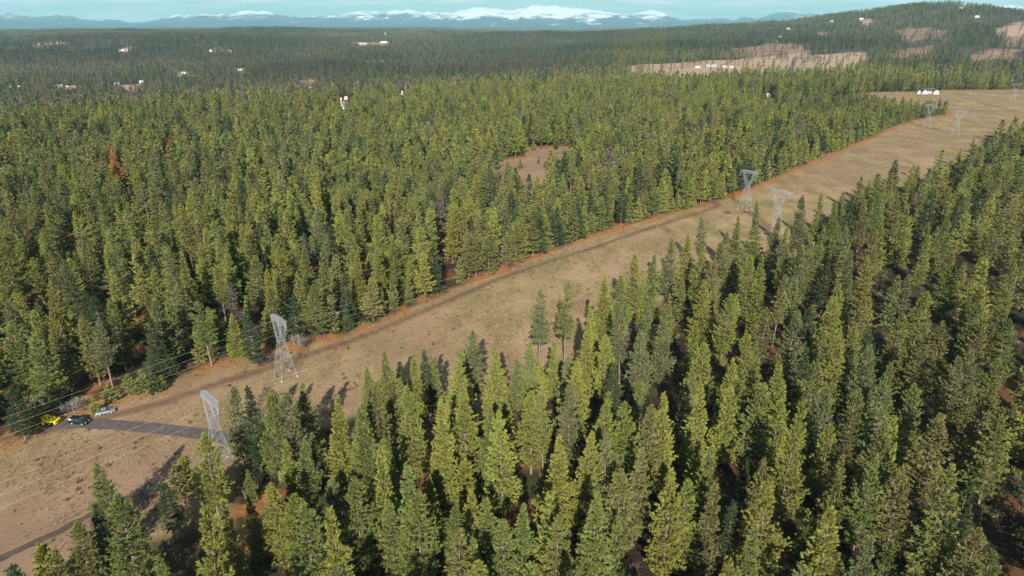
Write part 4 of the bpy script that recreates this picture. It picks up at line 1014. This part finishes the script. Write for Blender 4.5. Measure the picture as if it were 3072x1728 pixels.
T7 = [(1530, 390, 'pine', 20, 'yellow-green'), (1375, 550, 'bushy', 9, 'yellow-green'), (1740, 25, 'pine', 21, 'grey-green'), (1890, 0, 'fir', 23, 'dark green'), (2010, 40, 'pine', 24, 'mid-green'), (2140, 60, 'pine', 23, 'grey-green'), (2290, 0, 'fir', 20, 'mid-green'), (2520, 90, 'fir', 23, 'yellow-green'), (1990, 350, 'slim', 13, 'mid-green'), (2170, 430, 'slim', 14, 'yellow-green'), (2290, 440, 'pine', 16, 'mid-green'), (2020, 735, 'pine', 19, 'yellow-green'), (1890, 840, 'fir', 15, 'yellow-green'), (1860, 640, 'slim', 9, 'mid-green'), (2190, 825, 'pine', 20, 'yellow-green'), (2410, 850, 'fir', 20, 'dark green'), (2520, 940, 'slim', 21, 'yellow-green'), (740, 610, 'pine', 17, 'mid-green'), (880, 840, 'pine', 24, 'mid-green'), (1240, 745, 'pine', 12, 'dark green'), (1520, 925, 'slim', 27, 'yellow-green'), (690, 900, 'fir', 16, 'dark green'), (560, 1040, 'pine', 16, 'olive'), (1210, 1290, 'fir', 12, 'yellow-green'), (300, 1220, 'bushy', 10, 'yellow-green'), (400, 1260, 'slim', 13, 'olive'), (60, 1370, 'pine', 16, 'dark green'), (2290, 930, 'pine', 21, 'mid-green'), (1670, 870, 'fir', 22, 'yellow-green'), (1330, 620, 'bushy', 8, 'olive')]
T8 = [(130, 160, 'fir', 23, 'mid-green'), (530, 20, 'pine', 26, 'yellow-green'), (240, 15, 'pine', 24, 'olive'), (170, 170, 'fir', 22, 'mid-green'), (760, 90, 'fir', 27, 'yellow-green'), (930, 20, 'pine', 24, 'yellow-green'), (1110, 160, 'fir', 21, 'mid-green'), (1215, 210, 'pine', 26, 'yellow-green'), (1640, 365, 'fir', 24, 'yellow-green'), (1840, 380, 'pine', 24, 'yellow-green'), (1730, 0, 'pine', 24, 'grey-green'), (500, 595, 'fir', 24, 'mid-green'), (690, 540, 'slim', 13, 'yellow-green'), (780, 600, 'slim', 11, 'yellow-green'), (930, 585, 'bushy', 11, 'yellow-green'), (660, 700, 'fir', 16, 'yellow-green'), (285, 500, 'slim', 25, 'yellow-green'), (830, 880, 'fir', 14, 'mid-green'), (560, 820, 'pine', 22, 'mid-green'), (370, 880, 'pine', 17, 'mid-green'), (1085, 840, 'pine', 18, 'mid-green'), (985, 790, 'fir', 16, 'yellow-green'), (1365, 880, 'fir', 17, 'mid-green'), (1580, 820, 'slim', 19, 'yellow-green'), (1900, 775, 'fir', 25, 'mid-green'), (1230, 1040, 'pine', 18, 'mid-green'), (1640, 990, 'pine', 20, 'mid-green'), (2180, 140, 'pine', 25, 'yellow-green'), (2020, 400, 'pine', 23, 'grey-green'), (1980, 100, 'fir', 24, 'yellow-green'), (2250, 480, 'pine', 23, 'olive'), (2500, 700, 'pine', 24, 'yellow-green'), (1010, 1160, 'slim', 15, 'mid-green'), (1440, 1360, 'bushy', 7, 'mid-green'), (2060, 1010, 'slim', 15, 'mid-green'), (860, 1090, 'sparse', 20, 'olive'), (60, 1170, 'bushy', 9, 'yellow-green'), (90, 700, 'pine', 22, 'mid-green'), (2120, 620, 'pine', 22, 'olive'), (1440, 60, 'pine', 22, 'yellow-green'), (1540, 40, 'sparse', 24, 'mid-green'), (2460, 60, 'fir', 26, 'yellow-green'), (2330, 150, 'pine', 24, 'olive'), (1180, 300, 'slim', 20, 'mid-green')]
T9 = [(150, 0, 'fir', 25, 'yellow-green'), (390, 20, 'fir', 21, 'yellow-green'), (590, 0, 'pine', 24, 'mid-green'), (770, 5, 'fir', 27, 'yellow-green'), (880, 130, 'slim', 22, 'yellow-green'), (1100, 50, 'pine', 24, 'grey-green'), (1300, 30, 'pine', 24, 'mid-green'), (1520, 0, 'sparse', 27, 'grey-green'), (1800, 10, 'pine', 24, 'mid-green'), (1910, 240, 'pine', 23, 'olive'), (2290, 0, 'pine', 26, 'olive'), (2450, 200, 'pine', 24, 'mid-green'), (220, 500, 'slim', 22, 'mid-green'), (490, 590, 'slim', 11, 'dark green'), (640, 580, 'pine', 20, 'olive'), (860, 280, 'pine', 27, 'yellow-green'), (690, 790, 'pine', 24, 'yellow-green'), (1220, 680, 'slim', 17, 'mid-green'), (1530, 320, 'pine', 27, 'olive'), (1640, 265, 'slim', 24, 'yellow-green'), (1160, 945, 'fir', 24, 'yellow-green'), (2090, 650, 'fir', 27, 'mid-green'), (2170, 750, 'slim', 18, 'dark green'), (1550, 1200, 'slim', 15, 'mid-green'), (1000, 1030, 'slim', 10, 'mid-green'), (910, 1080, 'bushy', 9, 'mid-green'), (530, 1030, 'fir', 20, 'mid-green'), (380, 900, 'sparse', 18, 'dark green'), (210, 780, 'fir', 20, 'olive'), (20, 690, 'pine', 21, 'yellow-green'), (2240, 1100, 'pine', 20, 'olive'), (2360, 1260, 'pine', 14, 'mid-green'), (1770, 1370, 'slim', 11, 'mid-green'), (1360, 1210, 'pine', 21, 'grey-green'), (1450, 560, 'pine', 23, 'mid-green'), (120, 400, 'slim', 18, 'yellow-green'), (1180, 520, 'fir', 20, 'olive'), (350, 1330, 'pine', 20, 'yellow-green'), (1700, 640, 'pine', 22, 'olive')]
trees = []                                               # x, y, h, form, tone, widen
for c, lst in ((C5, T5), (C6, T6), (C7, T7), (C8, T8), (C9, T9)):
    for x, y, form, h, tone in lst:
        u, v = cr(c, x, y); p = at_z(u, v, h)
        trees.append([p[0], p[1], h, form, tone, rng.uniform(.82, 1.08), True])
# trees of the far side measured one by one: along the meadow and by the cars
T_LEFT = [(690, 850, 'sparse', 20, 'greybrown'), (905, 700, 'sparse', 19, 'greybrown')]  # grey dying trees
for u, v, form, h, tone in T_LEFT:
    p = at_z(u, v, h); trees.append([p[0], p[1], h, form, tone, .8, True])
for u, v, form, h, tone in [(30, 1165, 'pine', 15, 'dark green'), (70, 1200, 'bushy', 8, 'olive'), (165, 985, 'pine', 20, 'olive'), (110, 1010, 'pine', 22, 'mid-green'), (250, 950, 'pine', 22, 'olive'), (290, 965, 'sparse', 21, 'grey-green'), (330, 900, 'pine', 23, 'mid-green'), (500, 960, 'slim', 15, 'yellow-green'), (470, 905, 'pine', 22, 'grey-green'), (600, 900, 'sparse', 22, 'mid-green'), (665, 975, 'bushy', 9, 'olive'), (640, 930, 'slim', 14, 'yellow-green'), (690, 940, 'fir', 15, 'yellow-green'), (745, 930, 'pine', 19, 'dark green'), (380, 1130, 'bushy', 6, 'mid-green'), (420, 1120, 'bushy', 6.5, 'mid-green'), (455, 1125, 'bushy', 6, 'dark green'), (325, 1160, 'bushy', 5, 'mid-green'), (275, 1190, 'slim', 5.5, 'yellow-green'), (480, 1130, 'bushy', 4.5, 'mid-green'), (112, 1206, 'slim', 5, 'mid-green')]:
    p = at_z(u, v, h); trees.append([p[0], p[1], h, form, tone, rng.uniform(.9, 1.2), True])
# young trees lining the far edge
seg = np.hypot(*np.diff(EDGE_FAR, axis=0).T); tt = np.concatenate([[0], np.cumsum(seg)])
nrm_cache = []
s = tt[7]
while s < tt[-1]:
    x, y = np.interp(s, tt, EDGE_FAR[:, 0]), np.interp(s, tt, EDGE_FAR[:, 1])
    i = min(len(seg) - 1, np.searchsorted(tt, s) - 1); dx, dy = (EDGE_FAR[i + 1] - EDGE_FAR[i]) / seg[i]
    x, y = x - dy * rng.uniform(1.5, 4.5), y + dx * rng.uniform(1.5, 4.5)
    px = project(np.array([[x, y, 0]]))[0][0] * 2576 / 3072
    if not (1600 < px < 2120 and False):
        r_ = rng.random()
        form = 'slim' if r_ < .45 else 'fir' if r_ < .75 else 'pine'
        h = rng.uniform(9, 16) if form == 'slim' else rng.uniform(15, 22)
        if 430 < px < 640 or px < 300: h *= rng.uniform(.5, 1.0)
        if rng.random() < .86: trees.append([x, y, h, form, rng.choice(['yellow-green', 'mid-green', 'mid-green', 'dark green', 'olive']), rng.uniform(.95, 1.25), False])
    s += rng.uniform(3.6, 7.0)

# fill both woods, keeping a spacing
class Grid:
    def __init__(self, c): self.c, self.d = c, {}
    def ok(self, x, y, r):
        i, j = int(x // self.c), int(y // self.c); n = int(r // self.c) + 1
        for a in range(i - n, i + n + 1):
            for b in range(j - n, j + n + 1):
                for q in self.d.get((a, b), ()):
                    if (q[0] - x) ** 2 + (q[1] - y) ** 2 < r * r: return False
        return True
    def add(self, x, y): self.d.setdefault((int(x // self.c), int(y // self.c)), []).append((x, y))
G = Grid(8.0)
for t in trees: G.add(t[0], t[1])
nC = 60000
rr = np.sqrt(rng.uniform(45 ** 2, 1250 ** 2, nC)); aa = rng.uniform(rad(-46), rad(46), nC)
extra = 9000; rr = np.concatenate([rr, np.sqrt(rng.uniform(45 ** 2, 420 ** 2, extra))]); aa = np.concatenate([aa, rng.uniform(rad(-50), rad(50), extra)])
cx, cy = rr * np.sin(aa), rr * np.cos(aa)
sdm = sdist(cx, cy, MEADOW); op = is_open(cx, cy, 1.5)
road_d = np.minimum(line_dist(cx, cy, ROAD), line_dist(cx, cy, TRACK_LOW))
yardm = before_building(cx, cy); pe = plateau_edge(aa)
dens = fbm(cx / 45, cy / 45, 31, 3)
patch = fbm(cx / 120, cy / 120, 57, 3)
near_side = (cy - 0) < np.interp(cx, EDGE_NEAR[:, 0], EDGE_NEAR[:, 1]) + 4
ucx = project(np.stack([cx, cy, cx * 0], 1))[0]
TONE_N = ['yellow-green', 'mid-green', 'olive', 'grey-green', 'dark green']
for i in range(len(cx)):
    if op[i] or road_d[i] < 5 or rr[i] > pe[i]: continue
    x, y = cx[i], cy[i]
    if yardm[i]: continue
    near_f = near_side[i] and x > -75
    sp = (9.4 if near_f else 5.9) + 3.2 * (dens[i] < .42) + rng.uniform(-.8, 1.2)
    if not near_f and rr[i] < 260 and x < -60: sp += 1.6
    if cx[i] < -60 and cy[i] < 150 and (near_side[i] or ucx[i] < 0) and cy[i] < cx[i] * .972 + 215: continue
    if near_f and sdm[i] > -9: continue                    # the measured trees alone make the near edge
    if not G.ok(x, y, sp): continue
    G.add(x, y); u_ = rng.random(); q = rng.random()
    form = 'pine' if q < .46 else 'fir' if q < .78 else 'slim' if q < .91 else 'sparse'
    h = rng.uniform(8, 16) if form == 'slim' else rng.uniform(16, 25.5)
    if near_f: h *= .93
    pt = patch[i]
    w = [.30, .30, .16, .14, .10] if near_f else ([.34, .34, .12, .10, .10] if pt > .55 else [.16, .32, .24, .14, .14])
    if x < -150 and y > 400: w = [.10, .30, .30, .16, .14]
    tone = TONE_N[rng.choice(5, p=w)]
    if not near_f and rng.random() < .02: tone = 'larch'
    if rng.random() < .005: tone = 'greybrown'
    trees.append([x, y, h, form, tone, rng.uniform(.85, 1.2), False])
# small trees straggling into the clearing, and along its rim
cb0, cb1 = CLEARING.min(0), CLEARING.max(0)
for _ in range(260):
    x, y = rng.uniform(cb0[0] - 8, cb1[0] + 8), rng.uniform(cb0[1] - 8, cb1[1] + 8)
    q = float(sdist(np.array([x]), np.array([y]), CLEARING)[0])
    if -6 < q and (q < 5 or rng.random() < .07) and G.ok(x, y, 5.5):
        G.add(x, y); trees.append([x, y, rng.uniform(3, 7.5), 'bushy' if rng.random() < .5 else 'slim', rng.choice(['mid-green', 'dark green', 'yellow-green']), 1.0, False])
# rust-red dead trees
for u, v, h in ((333, 440, 23), (505, 415, 11)):
    p = at_z(u, v, h); e = p[:2] / np.hypot(*p[:2])
    trees = [t for t in trees if not (-3 < (np.hypot(*p[:2]) - (t[0] * e[0] + t[1] * e[1])) < 70 and abs(t[0] * e[1] - t[1] * e[0]) < 6.5)]
    trees.append([p[0], p[1], h, 'fir', 'rust', 1.15, True])

# the wood tapers off to lower trees towards the wide field
for t in trees:
    uu, vv, dd = project(np.array([[t[0], t[1], 0.0]]))
    if uu[0] > 2150 and 300 < vv[0] < 400 and t[1] > 480 and not t[6]: t[2] *= 1 - .42 * float(sstep(2150, 2500, uu[0]))

# rank by size in view; the 300 largest become things of their own, the rest one mass
TX = np.array([[t[0], t[1]] for t in trees]); TH_ = np.array([t[2] for t in trees]); TZ = terrain(TX[:, 0], TX[:, 1])
u0, v0, dep = project(np.stack([TX[:, 0], TX[:, 1], TZ + TH_ * .62], 1))
ut, vt, dept = project(np.stack([TX[:, 0], TX[:, 1], TZ + TH_], 1))
size = TH_ / dep * FOC
inside = (u0 > 0) & (u0 < 3072) & (vt > -20) & (vt < 1690)
score = np.where(inside, size, -1)
score = score + np.array([60 if t[6] and inside[i] else 0 for i, t in enumerate(trees)])
for i, t in enumerate(trees):
    if t[4] == 'rust' and inside[i]: score[i] = 1e6
order = np.argsort(-score)
NTHING = 300
things = [int(i) for i in order[:NTHING] if score[i] > 0]
rest = np.setdiff1d(np.arange(len(trees)), things)

FORM_WORD = {'pine': 'broad pine', 'fir': 'pointed fir', 'slim': 'slim young fir', 'sparse': 'thin-crowned pine', 'bushy': 'bushy young pine'}
FORM_NAME = {'pine': 'pine_tree', 'fir': 'fir_tree', 'slim': 'fir_tree', 'sparse': 'pine_tree', 'bushy': 'pine_tree'}
LANDM = [((625, 1250), 230, 'beside the tower at the road'), ((860, 1060), 200, 'near the tower by the red shrubs'), ((240, 1250), 330, 'by the parked cars')]
def region(i):
    u, v = u0[i], v0[i]
    for (a, b), r, w in LANDM:
        if math.hypot(u - a, v - b) < r: return w
    sd_ = float(sdist(TX[i:i + 1, 0], TX[i:i + 1, 1], MEADOW)[0])
    nearside = TX[i, 1] < np.interp(TX[i, 0], EDGE_NEAR[:, 0], EDGE_NEAR[:, 1]) + 12
    cols = ('left fifth', 'left of centre', 'centre', 'right of centre', 'right fifth'); c = cols[min(4, max(0, int(u / 614.5)))]
    if not nearside:
        return ('on the far meadow edge, photo ' if sd_ > -12 else 'in the far wood, photo ') + c
    if sd_ > -12: return 'on the near meadow edge, photo ' + c
    row = 'upper' if v < 900 else 'middle' if v < 1150 else 'lower' if v < 1400 else 'lowest'
    return 'in the %s near wood, photo %s' % (row, c)
def hword(h): return 'tall' if h > 22.5 else 'mid-height' if h > 15 else 'short'
groups = {}
for i in things:
    t = trees[i]; key = (hword(t[2]), str(t[4]), FORM_WORD[t[3]], region(i)); groups.setdefault(key, []).append(i)
NUM = ['', 'one', 'two', 'three', 'four', 'five', 'six', 'seven', 'eight', 'nine', 'ten', 'eleven', 'twelve']
ORDL = ['leftmost', 'second from left', 'third from left', 'fourth from left', 'fifth from left', 'sixth from left', 'seventh from left', 'eighth from left', 'ninth from left', 'tenth from left', 'eleventh from left', 'twelfth from left']
label_of = {}
for (hw_, tone, fw, reg), ids in groups.items():
    ids = sorted(ids, key=lambda j: u0[j])
    tone_w = {'rust': 'rust-red dead', 'greybrown': 'grey-brown', 'larch': 'golden-green'}.get(tone, tone)
    for n_, j in enumerate(ids):
        if len(ids) == 1: lb = '%s %s %s %s' % (hw_, tone_w, fw, reg)
        elif n_ == len(ids) - 1: lb = 'rightmost %s %s %s %s' % (hw_, tone_w, fw, reg)
        else: lb = '%s %s %s %s %s' % (ORDL[min(n_, 11)], hw_, tone_w, fw, reg)
        label_of[j] = lb
for i in things:
    x, y, h, form, tone, wd, meas = trees[i]; tone = str(tone)
    vi = int(rng.integers(NVAR[form])); k = h / FORMS[form]['h']; lod = 0
    root = empty(FORM_NAME[form], (x, y, TZ[i]), rng.uniform(0, 6.28)); root.scale = (k ** .6 * wd, k ** .6 * wd, k)
    root.rotation_euler[0] = rng.normal(0, .028); root.rotation_euler[1] = rng.normal(0, .028)
    c = bpy.data.objects.new('crown', crown_me[form, vi, lod]); c.color = lin(*TONES[tone]); COL.objects.link(c); c.parent = root
    b = bpy.data.objects.new('trunk', trunk_me[form, vi, lod]); COL.objects.link(b); b.parent = root
    tag(root, label_of[i], 'tree', 'conifers nearest the camera')

# the rest of the near and middle woods
protos, pkey = [], {}
for form, sd in (('pine', 3), ('pine', 8), ('pine', 12), ('fir', 4), ('fir', 9), ('fir', 14), ('slim', 5), ('slim', 15), ('sparse', 6), ('bushy', 7)):
    for lod in (1, 2):
        V, F, T, mi = whole(form, sd, lod)
        pkey.setdefault((form, lod), []).append(len(protos)); protos.append(fast_mesh('wood_tree', V, F, [M_FOLW, M_BARK], mi, {'tone': T}))
coll = proto_collection('wood_tree', protos)
def tints(names): return np.array([TONES[str(q)] for q in names])
idx, rot, scl, X = [], [], [], []
for i in rest:
    x, y, h, form, tone, wd, meas = trees[i]
    ch = pkey[form, 1 if dep[i] < 420 else 2]; idx.append(ch[int(rng.integers(len(ch)))])
    k = h / FORMS[form]['h']; scl.append((k ** .6 * wd, k ** .6 * wd, k)); rot.append((rng.normal(0, .02), rng.normal(0, .02), rng.uniform(0, 6.28))); X.append((x, y, TZ[i]))
scatter('forest', coll, np.array(X), idx, rot, scl, tints([trees[i][4] for i in rest]), label='mixed conifer forest covering the plateau on both sides of the meadow')

# far woods: single trees out to 4.2 km, small stands beyond
def far_points(r0, r1, n, az0=-44, az1=44):
    r = np.sqrt(rng.uniform(r0 ** 2, r1 ** 2, n)); a = rng.uniform(rad(az0), rad(az1), n)
    return r * np.sin(a), r * np.cos(a), r, a
FT = [far_tree(500 + i, ntri=80, bare=False) for i in range(5)] + [far_tree(600 + i, h=16, w=3.8, ntri=70, bare=True) for i in range(3)]
FM = [fast_mesh('far_tree', V, F, [M_FOLW], None, {'tone': T}) for V, F, T in FT]
fcoll = proto_collection('far_tree', FM)
x, y, r, a = far_points(800, 4300, 130000)
keep = ~is_open(x, y, 0) & (r > np.minimum(1250, plateau_edge(a)))
scr = np.zeros(len(x), bool)
dn = fbm(x / 160, y / 160, 71, 4)
hill = sstep(rad(8), rad(18), a) * sstep(1500, 1900, r)
thin = sstep(.60, .42, dn) * (.45 + .3 * hill)
keep &= rng.random(len(x)) > thin
yd = before_building(x, y); keep &= ~yd
sparse_add = (~keep) & is_open(x, y, 0) & (sdist(x, y, MEADOW) < -30) & (rng.random(len(x)) < .07) & ~yd
keep |= sparse_add
x, y, r, a, hill = x[keep], y[keep], r[keep], a[keep], hill[keep]
pb = fbm(x / 230, y / 230, 77, 3)
idx = np.zeros(len(x), int); ftn = []; rnd = rng.random(len(x)); rnd2 = rng.random(len(x))
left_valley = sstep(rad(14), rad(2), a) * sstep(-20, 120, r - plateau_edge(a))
for i in range(len(x)):
    if rnd[i] < (.36 * left_valley[i] + .10 + .16 * hill[i]) * (1.6 if pb[i] > .5 else .5):
        idx[i] = 5 + int(rng.integers(3)); ftn.append('greybrown' if rnd2[i] < .75 else 'olive')
    else:
        w = rnd2[i]
        lv = left_valley[i]
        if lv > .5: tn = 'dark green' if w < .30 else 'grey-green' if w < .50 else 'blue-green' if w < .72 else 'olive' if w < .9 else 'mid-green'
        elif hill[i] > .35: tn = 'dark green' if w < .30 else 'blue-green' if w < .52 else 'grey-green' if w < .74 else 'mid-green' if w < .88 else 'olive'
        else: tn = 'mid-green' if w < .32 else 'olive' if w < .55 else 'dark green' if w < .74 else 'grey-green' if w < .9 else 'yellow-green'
        idx[i] = int(rng.integers(5)); ftn.append(tn)
h = rng.uniform(.6, 1.12, len(x)); wdt = h * rng.uniform(.8, 1.15, len(x))
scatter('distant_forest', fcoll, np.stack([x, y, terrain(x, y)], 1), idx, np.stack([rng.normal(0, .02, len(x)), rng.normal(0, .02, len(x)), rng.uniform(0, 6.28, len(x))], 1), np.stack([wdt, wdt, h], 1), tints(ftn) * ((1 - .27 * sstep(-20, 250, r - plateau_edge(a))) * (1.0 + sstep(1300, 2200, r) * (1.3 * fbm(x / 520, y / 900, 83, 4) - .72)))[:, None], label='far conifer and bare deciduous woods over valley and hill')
# stands
def stand(seed, n=34, half=45):
    r_ = np.random.default_rng(seed); Vs, Fs, Ts, off = [], [], [], 0
    for k in range(n):
        V, F, T = far_tree(seed * 50 + k, h=r_.uniform(13, 24), w=r_.uniform(2.6, 4.2), ntri=22); V = V.copy()
        V[:, 0] += r_.uniform(-half, half); V[:, 1] += r_.uniform(-half, half)
        Vs.append(V); Fs.append(F + off); Ts.append(np.clip(T * .6 + r_.uniform(0, .4), 0, 1)); off += len(V)
    return np.vstack(Vs), np.vstack(Fs), np.concatenate(Ts)
scoll = proto_collection('wood_stand', [fast_mesh('wood_stand', V, F, [M_FOLW], None, {'tone': T}) for V, F, T in (stand(700 + q) for q in range(4))])
x, y, r, a = far_points(4200, 14500, 21000)
keep = ~is_open(x, y, 20) & (rng.random(len(x)) < np.interp(r, [4200, 7500, 14500], [1, .85, .55]))
for q in BUILT: keep &= np.hypot(x - q[0], (y - q[1]) * .5) > 70
x, y, r, a = x[keep], y[keep], r[keep], a[keep]
stn = rng.choice(['dark green', 'grey-green', 'blue-green', 'olive', 'greybrown'], len(x), p=[.2, .25, .2, .13, .22])
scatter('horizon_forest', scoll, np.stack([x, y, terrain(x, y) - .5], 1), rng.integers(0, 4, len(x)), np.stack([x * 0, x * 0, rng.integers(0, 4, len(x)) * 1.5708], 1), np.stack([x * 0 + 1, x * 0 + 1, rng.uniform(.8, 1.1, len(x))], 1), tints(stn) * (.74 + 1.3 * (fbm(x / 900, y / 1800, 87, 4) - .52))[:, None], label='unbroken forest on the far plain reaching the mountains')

# ------------------------------------------------------------------ bare shrubs, ground tufts
def shrub_mesh(seed, h=2.2, w=1.8, n=90):
    r_ = np.random.default_rng(seed); V, F = [], []
    for k in range(n):
        a = r_.uniform(0, 6.28); el = r_.uniform(.5, 1.5); L = h * r_.uniform(.6, 1.1)
        o = np.array([r_.normal(0, .3), r_.normal(0, .3), 0]); d = np.array([math.cos(a) * math.cos(el) * w / h, math.sin(a) * math.cos(el) * w / h, math.sin(el)])
        pts = [o, o + d * L * .5 + r_.normal(0, .06, 3), o + d * L]
        x_ = np.cross(d, [0, 0, 1.0]); x_ /= np.linalg.norm(x_) + 1e-9
        for p, q in ((0, 1), (1, 2)):
            n0 = len(V); th = .05 if p == 0 else .035
            V += [pts[p] - x_ * th, pts[p] + x_ * th, pts[q] + x_ * th * .4, pts[q] - x_ * th * .4]; F.append((n0, n0 + 1, n0 + 2, n0 + 3))
        for _ in range(3):
            b0 = pts[1] + (pts[2] - pts[1]) * r_.uniform(0, 1); e = b0 + d * .5 + r_.normal(0, .28, 3); n0 = len(V)
            V += [b0 - x_ * .03, b0 + x_ * .03, e + x_ * .01, e - x_ * .01]; F.append((n0, n0 + 1, n0 + 2, n0 + 3))
    return np.array(V), np.array(F)
M_SHRUB = simple_mat('red_twig', (0.24, 0.145, 0.13), .9, var=.25)
M_SHRUBG = simple_mat('grey_twig', (0.28, 0.245, 0.215), .9, var=.25)
SHR = [fast_mesh('bare_shrub', *shrub_mesh(900 + i), [M_SHRUB if i < 2 else M_SHRUBG]) for i in range(4)]
shrub_spots = [((778, 1098, 1.1), 0, 'reddish bare shrub below the pines just before the tower by the track'), ((805, 1088, 1.2), 1, 'larger reddish bare shrub touching the tower by the track'), ((830, 1080, .9), 0, 'low reddish bare shrub under the tower beam by the track'),
    ((892, 1030, 1.5), 2, 'pale bare shrub right behind the tower by the track'), ((912, 1040, 1.2), 3, 'pale grey leafless shrub behind the tower, on orange litter'), ((960, 1012, 1.0), 2, 'low grey leafless shrub at the wood edge past the tower'),
    ((95, 1225, 1.4), 3, 'grey leafless shrub beyond the yellow machine, in shade'), ((190, 1240, 1.2), 2, 'grey leafless shrub behind the black car'), ((235, 1230, 1.4), 3, 'tall grey leafless shrub between the two cars'), ((130, 1210, 1.3), 3, 'grey leafless shrub in shade above the yellow machine'), ((430, 1500, 1.4), 3, 'dark leafless shrub at the lower meadow edge by tree shade'), ((2185, 640, .9), 0, 'reddish bare shrub beside the mid-meadow tower')]
for (u, v, k), mi_, lb in shrub_spots:
    p = at_z(u, v); o = bpy.data.objects.new('bare_shrub', SHR[mi_]); o.location = (p[0], p[1], float(terrain(p[0], p[1]))); o.scale = (k * 1.3, k * 1.3, k); o.rotation_euler[2] = rng.uniform(0, 6)
    COL.objects.link(o); tag(o, lb, 'shrub', 'leafless shrubs along the wood edge')

def tuft_mesh(seed, n=16, h=.45):
    r_ = np.random.default_rng(seed); c = np.stack([r_.normal(0, .22, n), r_.normal(0, .22, n), np.full(n, .1)], 1)
    V, F, T = tri_tufts(c, np.tile([0, 0, 1.0], (n, 1)), h, .09, 1, r_, .35); return V, F, T
gp = []
for i in range(3):
    V, F, T = tuft_mesh(40 + i); gp.append(fast_mesh('grass_tuft', V, F, [M_FOLW], None, {'tone': T}))
for i in range(2):
    V, F, T = tuft_mesh(60 + i, 30, .9); gp.append(fast_mesh('weed_clump', V, F, [M_FOLW], None, {'tone': T}))
gcoll = proto_collection('grass_tuft', gp)
GT = np.array([(.31, .225, .135), (.22, .18, .085), (.27, .165, .115), (.095, .082, .040), (.15, .095, .065)])
n = 90000
r = np.sqrt(rng.uniform(90 ** 2, 330 ** 2, n)); a = rng.uniform(rad(-42), rad(30), n); x, y = r * np.sin(a), r * np.cos(a)
k = (sdist(x, y, MEADOW) > 1) & (line_dist(x, y, ROAD) > 2.6) & (line_dist(x, y, TRACK_LOW) > 1.8) & (line_dist(x, y, TRACK) > 1.5) & (rng.random(n) < .25 + .5 * sstep(.4, .6, fbm(x / 7, y / 7, 91, 3)))
x, y = x[k], y[k]; n = len(x); gi = rng.integers(0, 3, n); gt = rng.integers(0, 3, n); wd_ = rng.random(n) < .035; gi[wd_] = rng.integers(3, 5, wd_.sum()); gt[wd_] = rng.integers(3, 5, wd_.sum())
sc_ = rng.uniform(.45, .95, n)
scatter('grass', gcoll, np.stack([x, y, terrain(x, y)], 1), gi, np.stack([x * 0, x * 0, rng.uniform(0, 6.28, n)], 1), np.stack([sc_ * 1.4, sc_ * 1.4, sc_], 1), GT[gt], label='dry tan meadow grass with scattered darker weeds')
# undergrowth on the forest floor near the camera
n = 5000
r = np.sqrt(rng.uniform(70 ** 2, 330 ** 2, n)); a = rng.uniform(rad(-46), rad(46), n); x, y = r * np.sin(a), r * np.cos(a)
k = (sdist(x, y, MEADOW) < -2) & (line_dist(x, y, ROAD) > 3) & (fbm(x / 16, y / 16, 95, 3) > .46); x, y = x[k], y[k]; n = len(x)
up = []
for i in range(2):
    V, F = shrub_mesh(950 + i, 1.2, 1.3, 34); up.append(fast_mesh('low_brush', V, F, [M_TWIG]))
V, F, T = tuft_mesh(80, 60, .8); up.append(fast_mesh('low_green', V * np.array([2.2, 2.2, 1.2]), F, [M_FOLW], None, {'tone': T}))
ucoll = proto_collection('low_brush', up)
sc_ = rng.uniform(.6, 1.4, n)
scatter('undergrowth', ucoll, np.stack([x, y, terrain(x, y)], 1), rng.integers(0, 3, n), np.stack([x * 0, x * 0, rng.uniform(0, 6.28, n)], 1), np.stack([sc_, sc_, sc_], 1), tints(rng.choice(['olive', 'mid-green'], n)), label='low brush and fallen twigs on the forest floor')
print('trees', len(trees), 'things', len(things), 'mtop', MTOP)
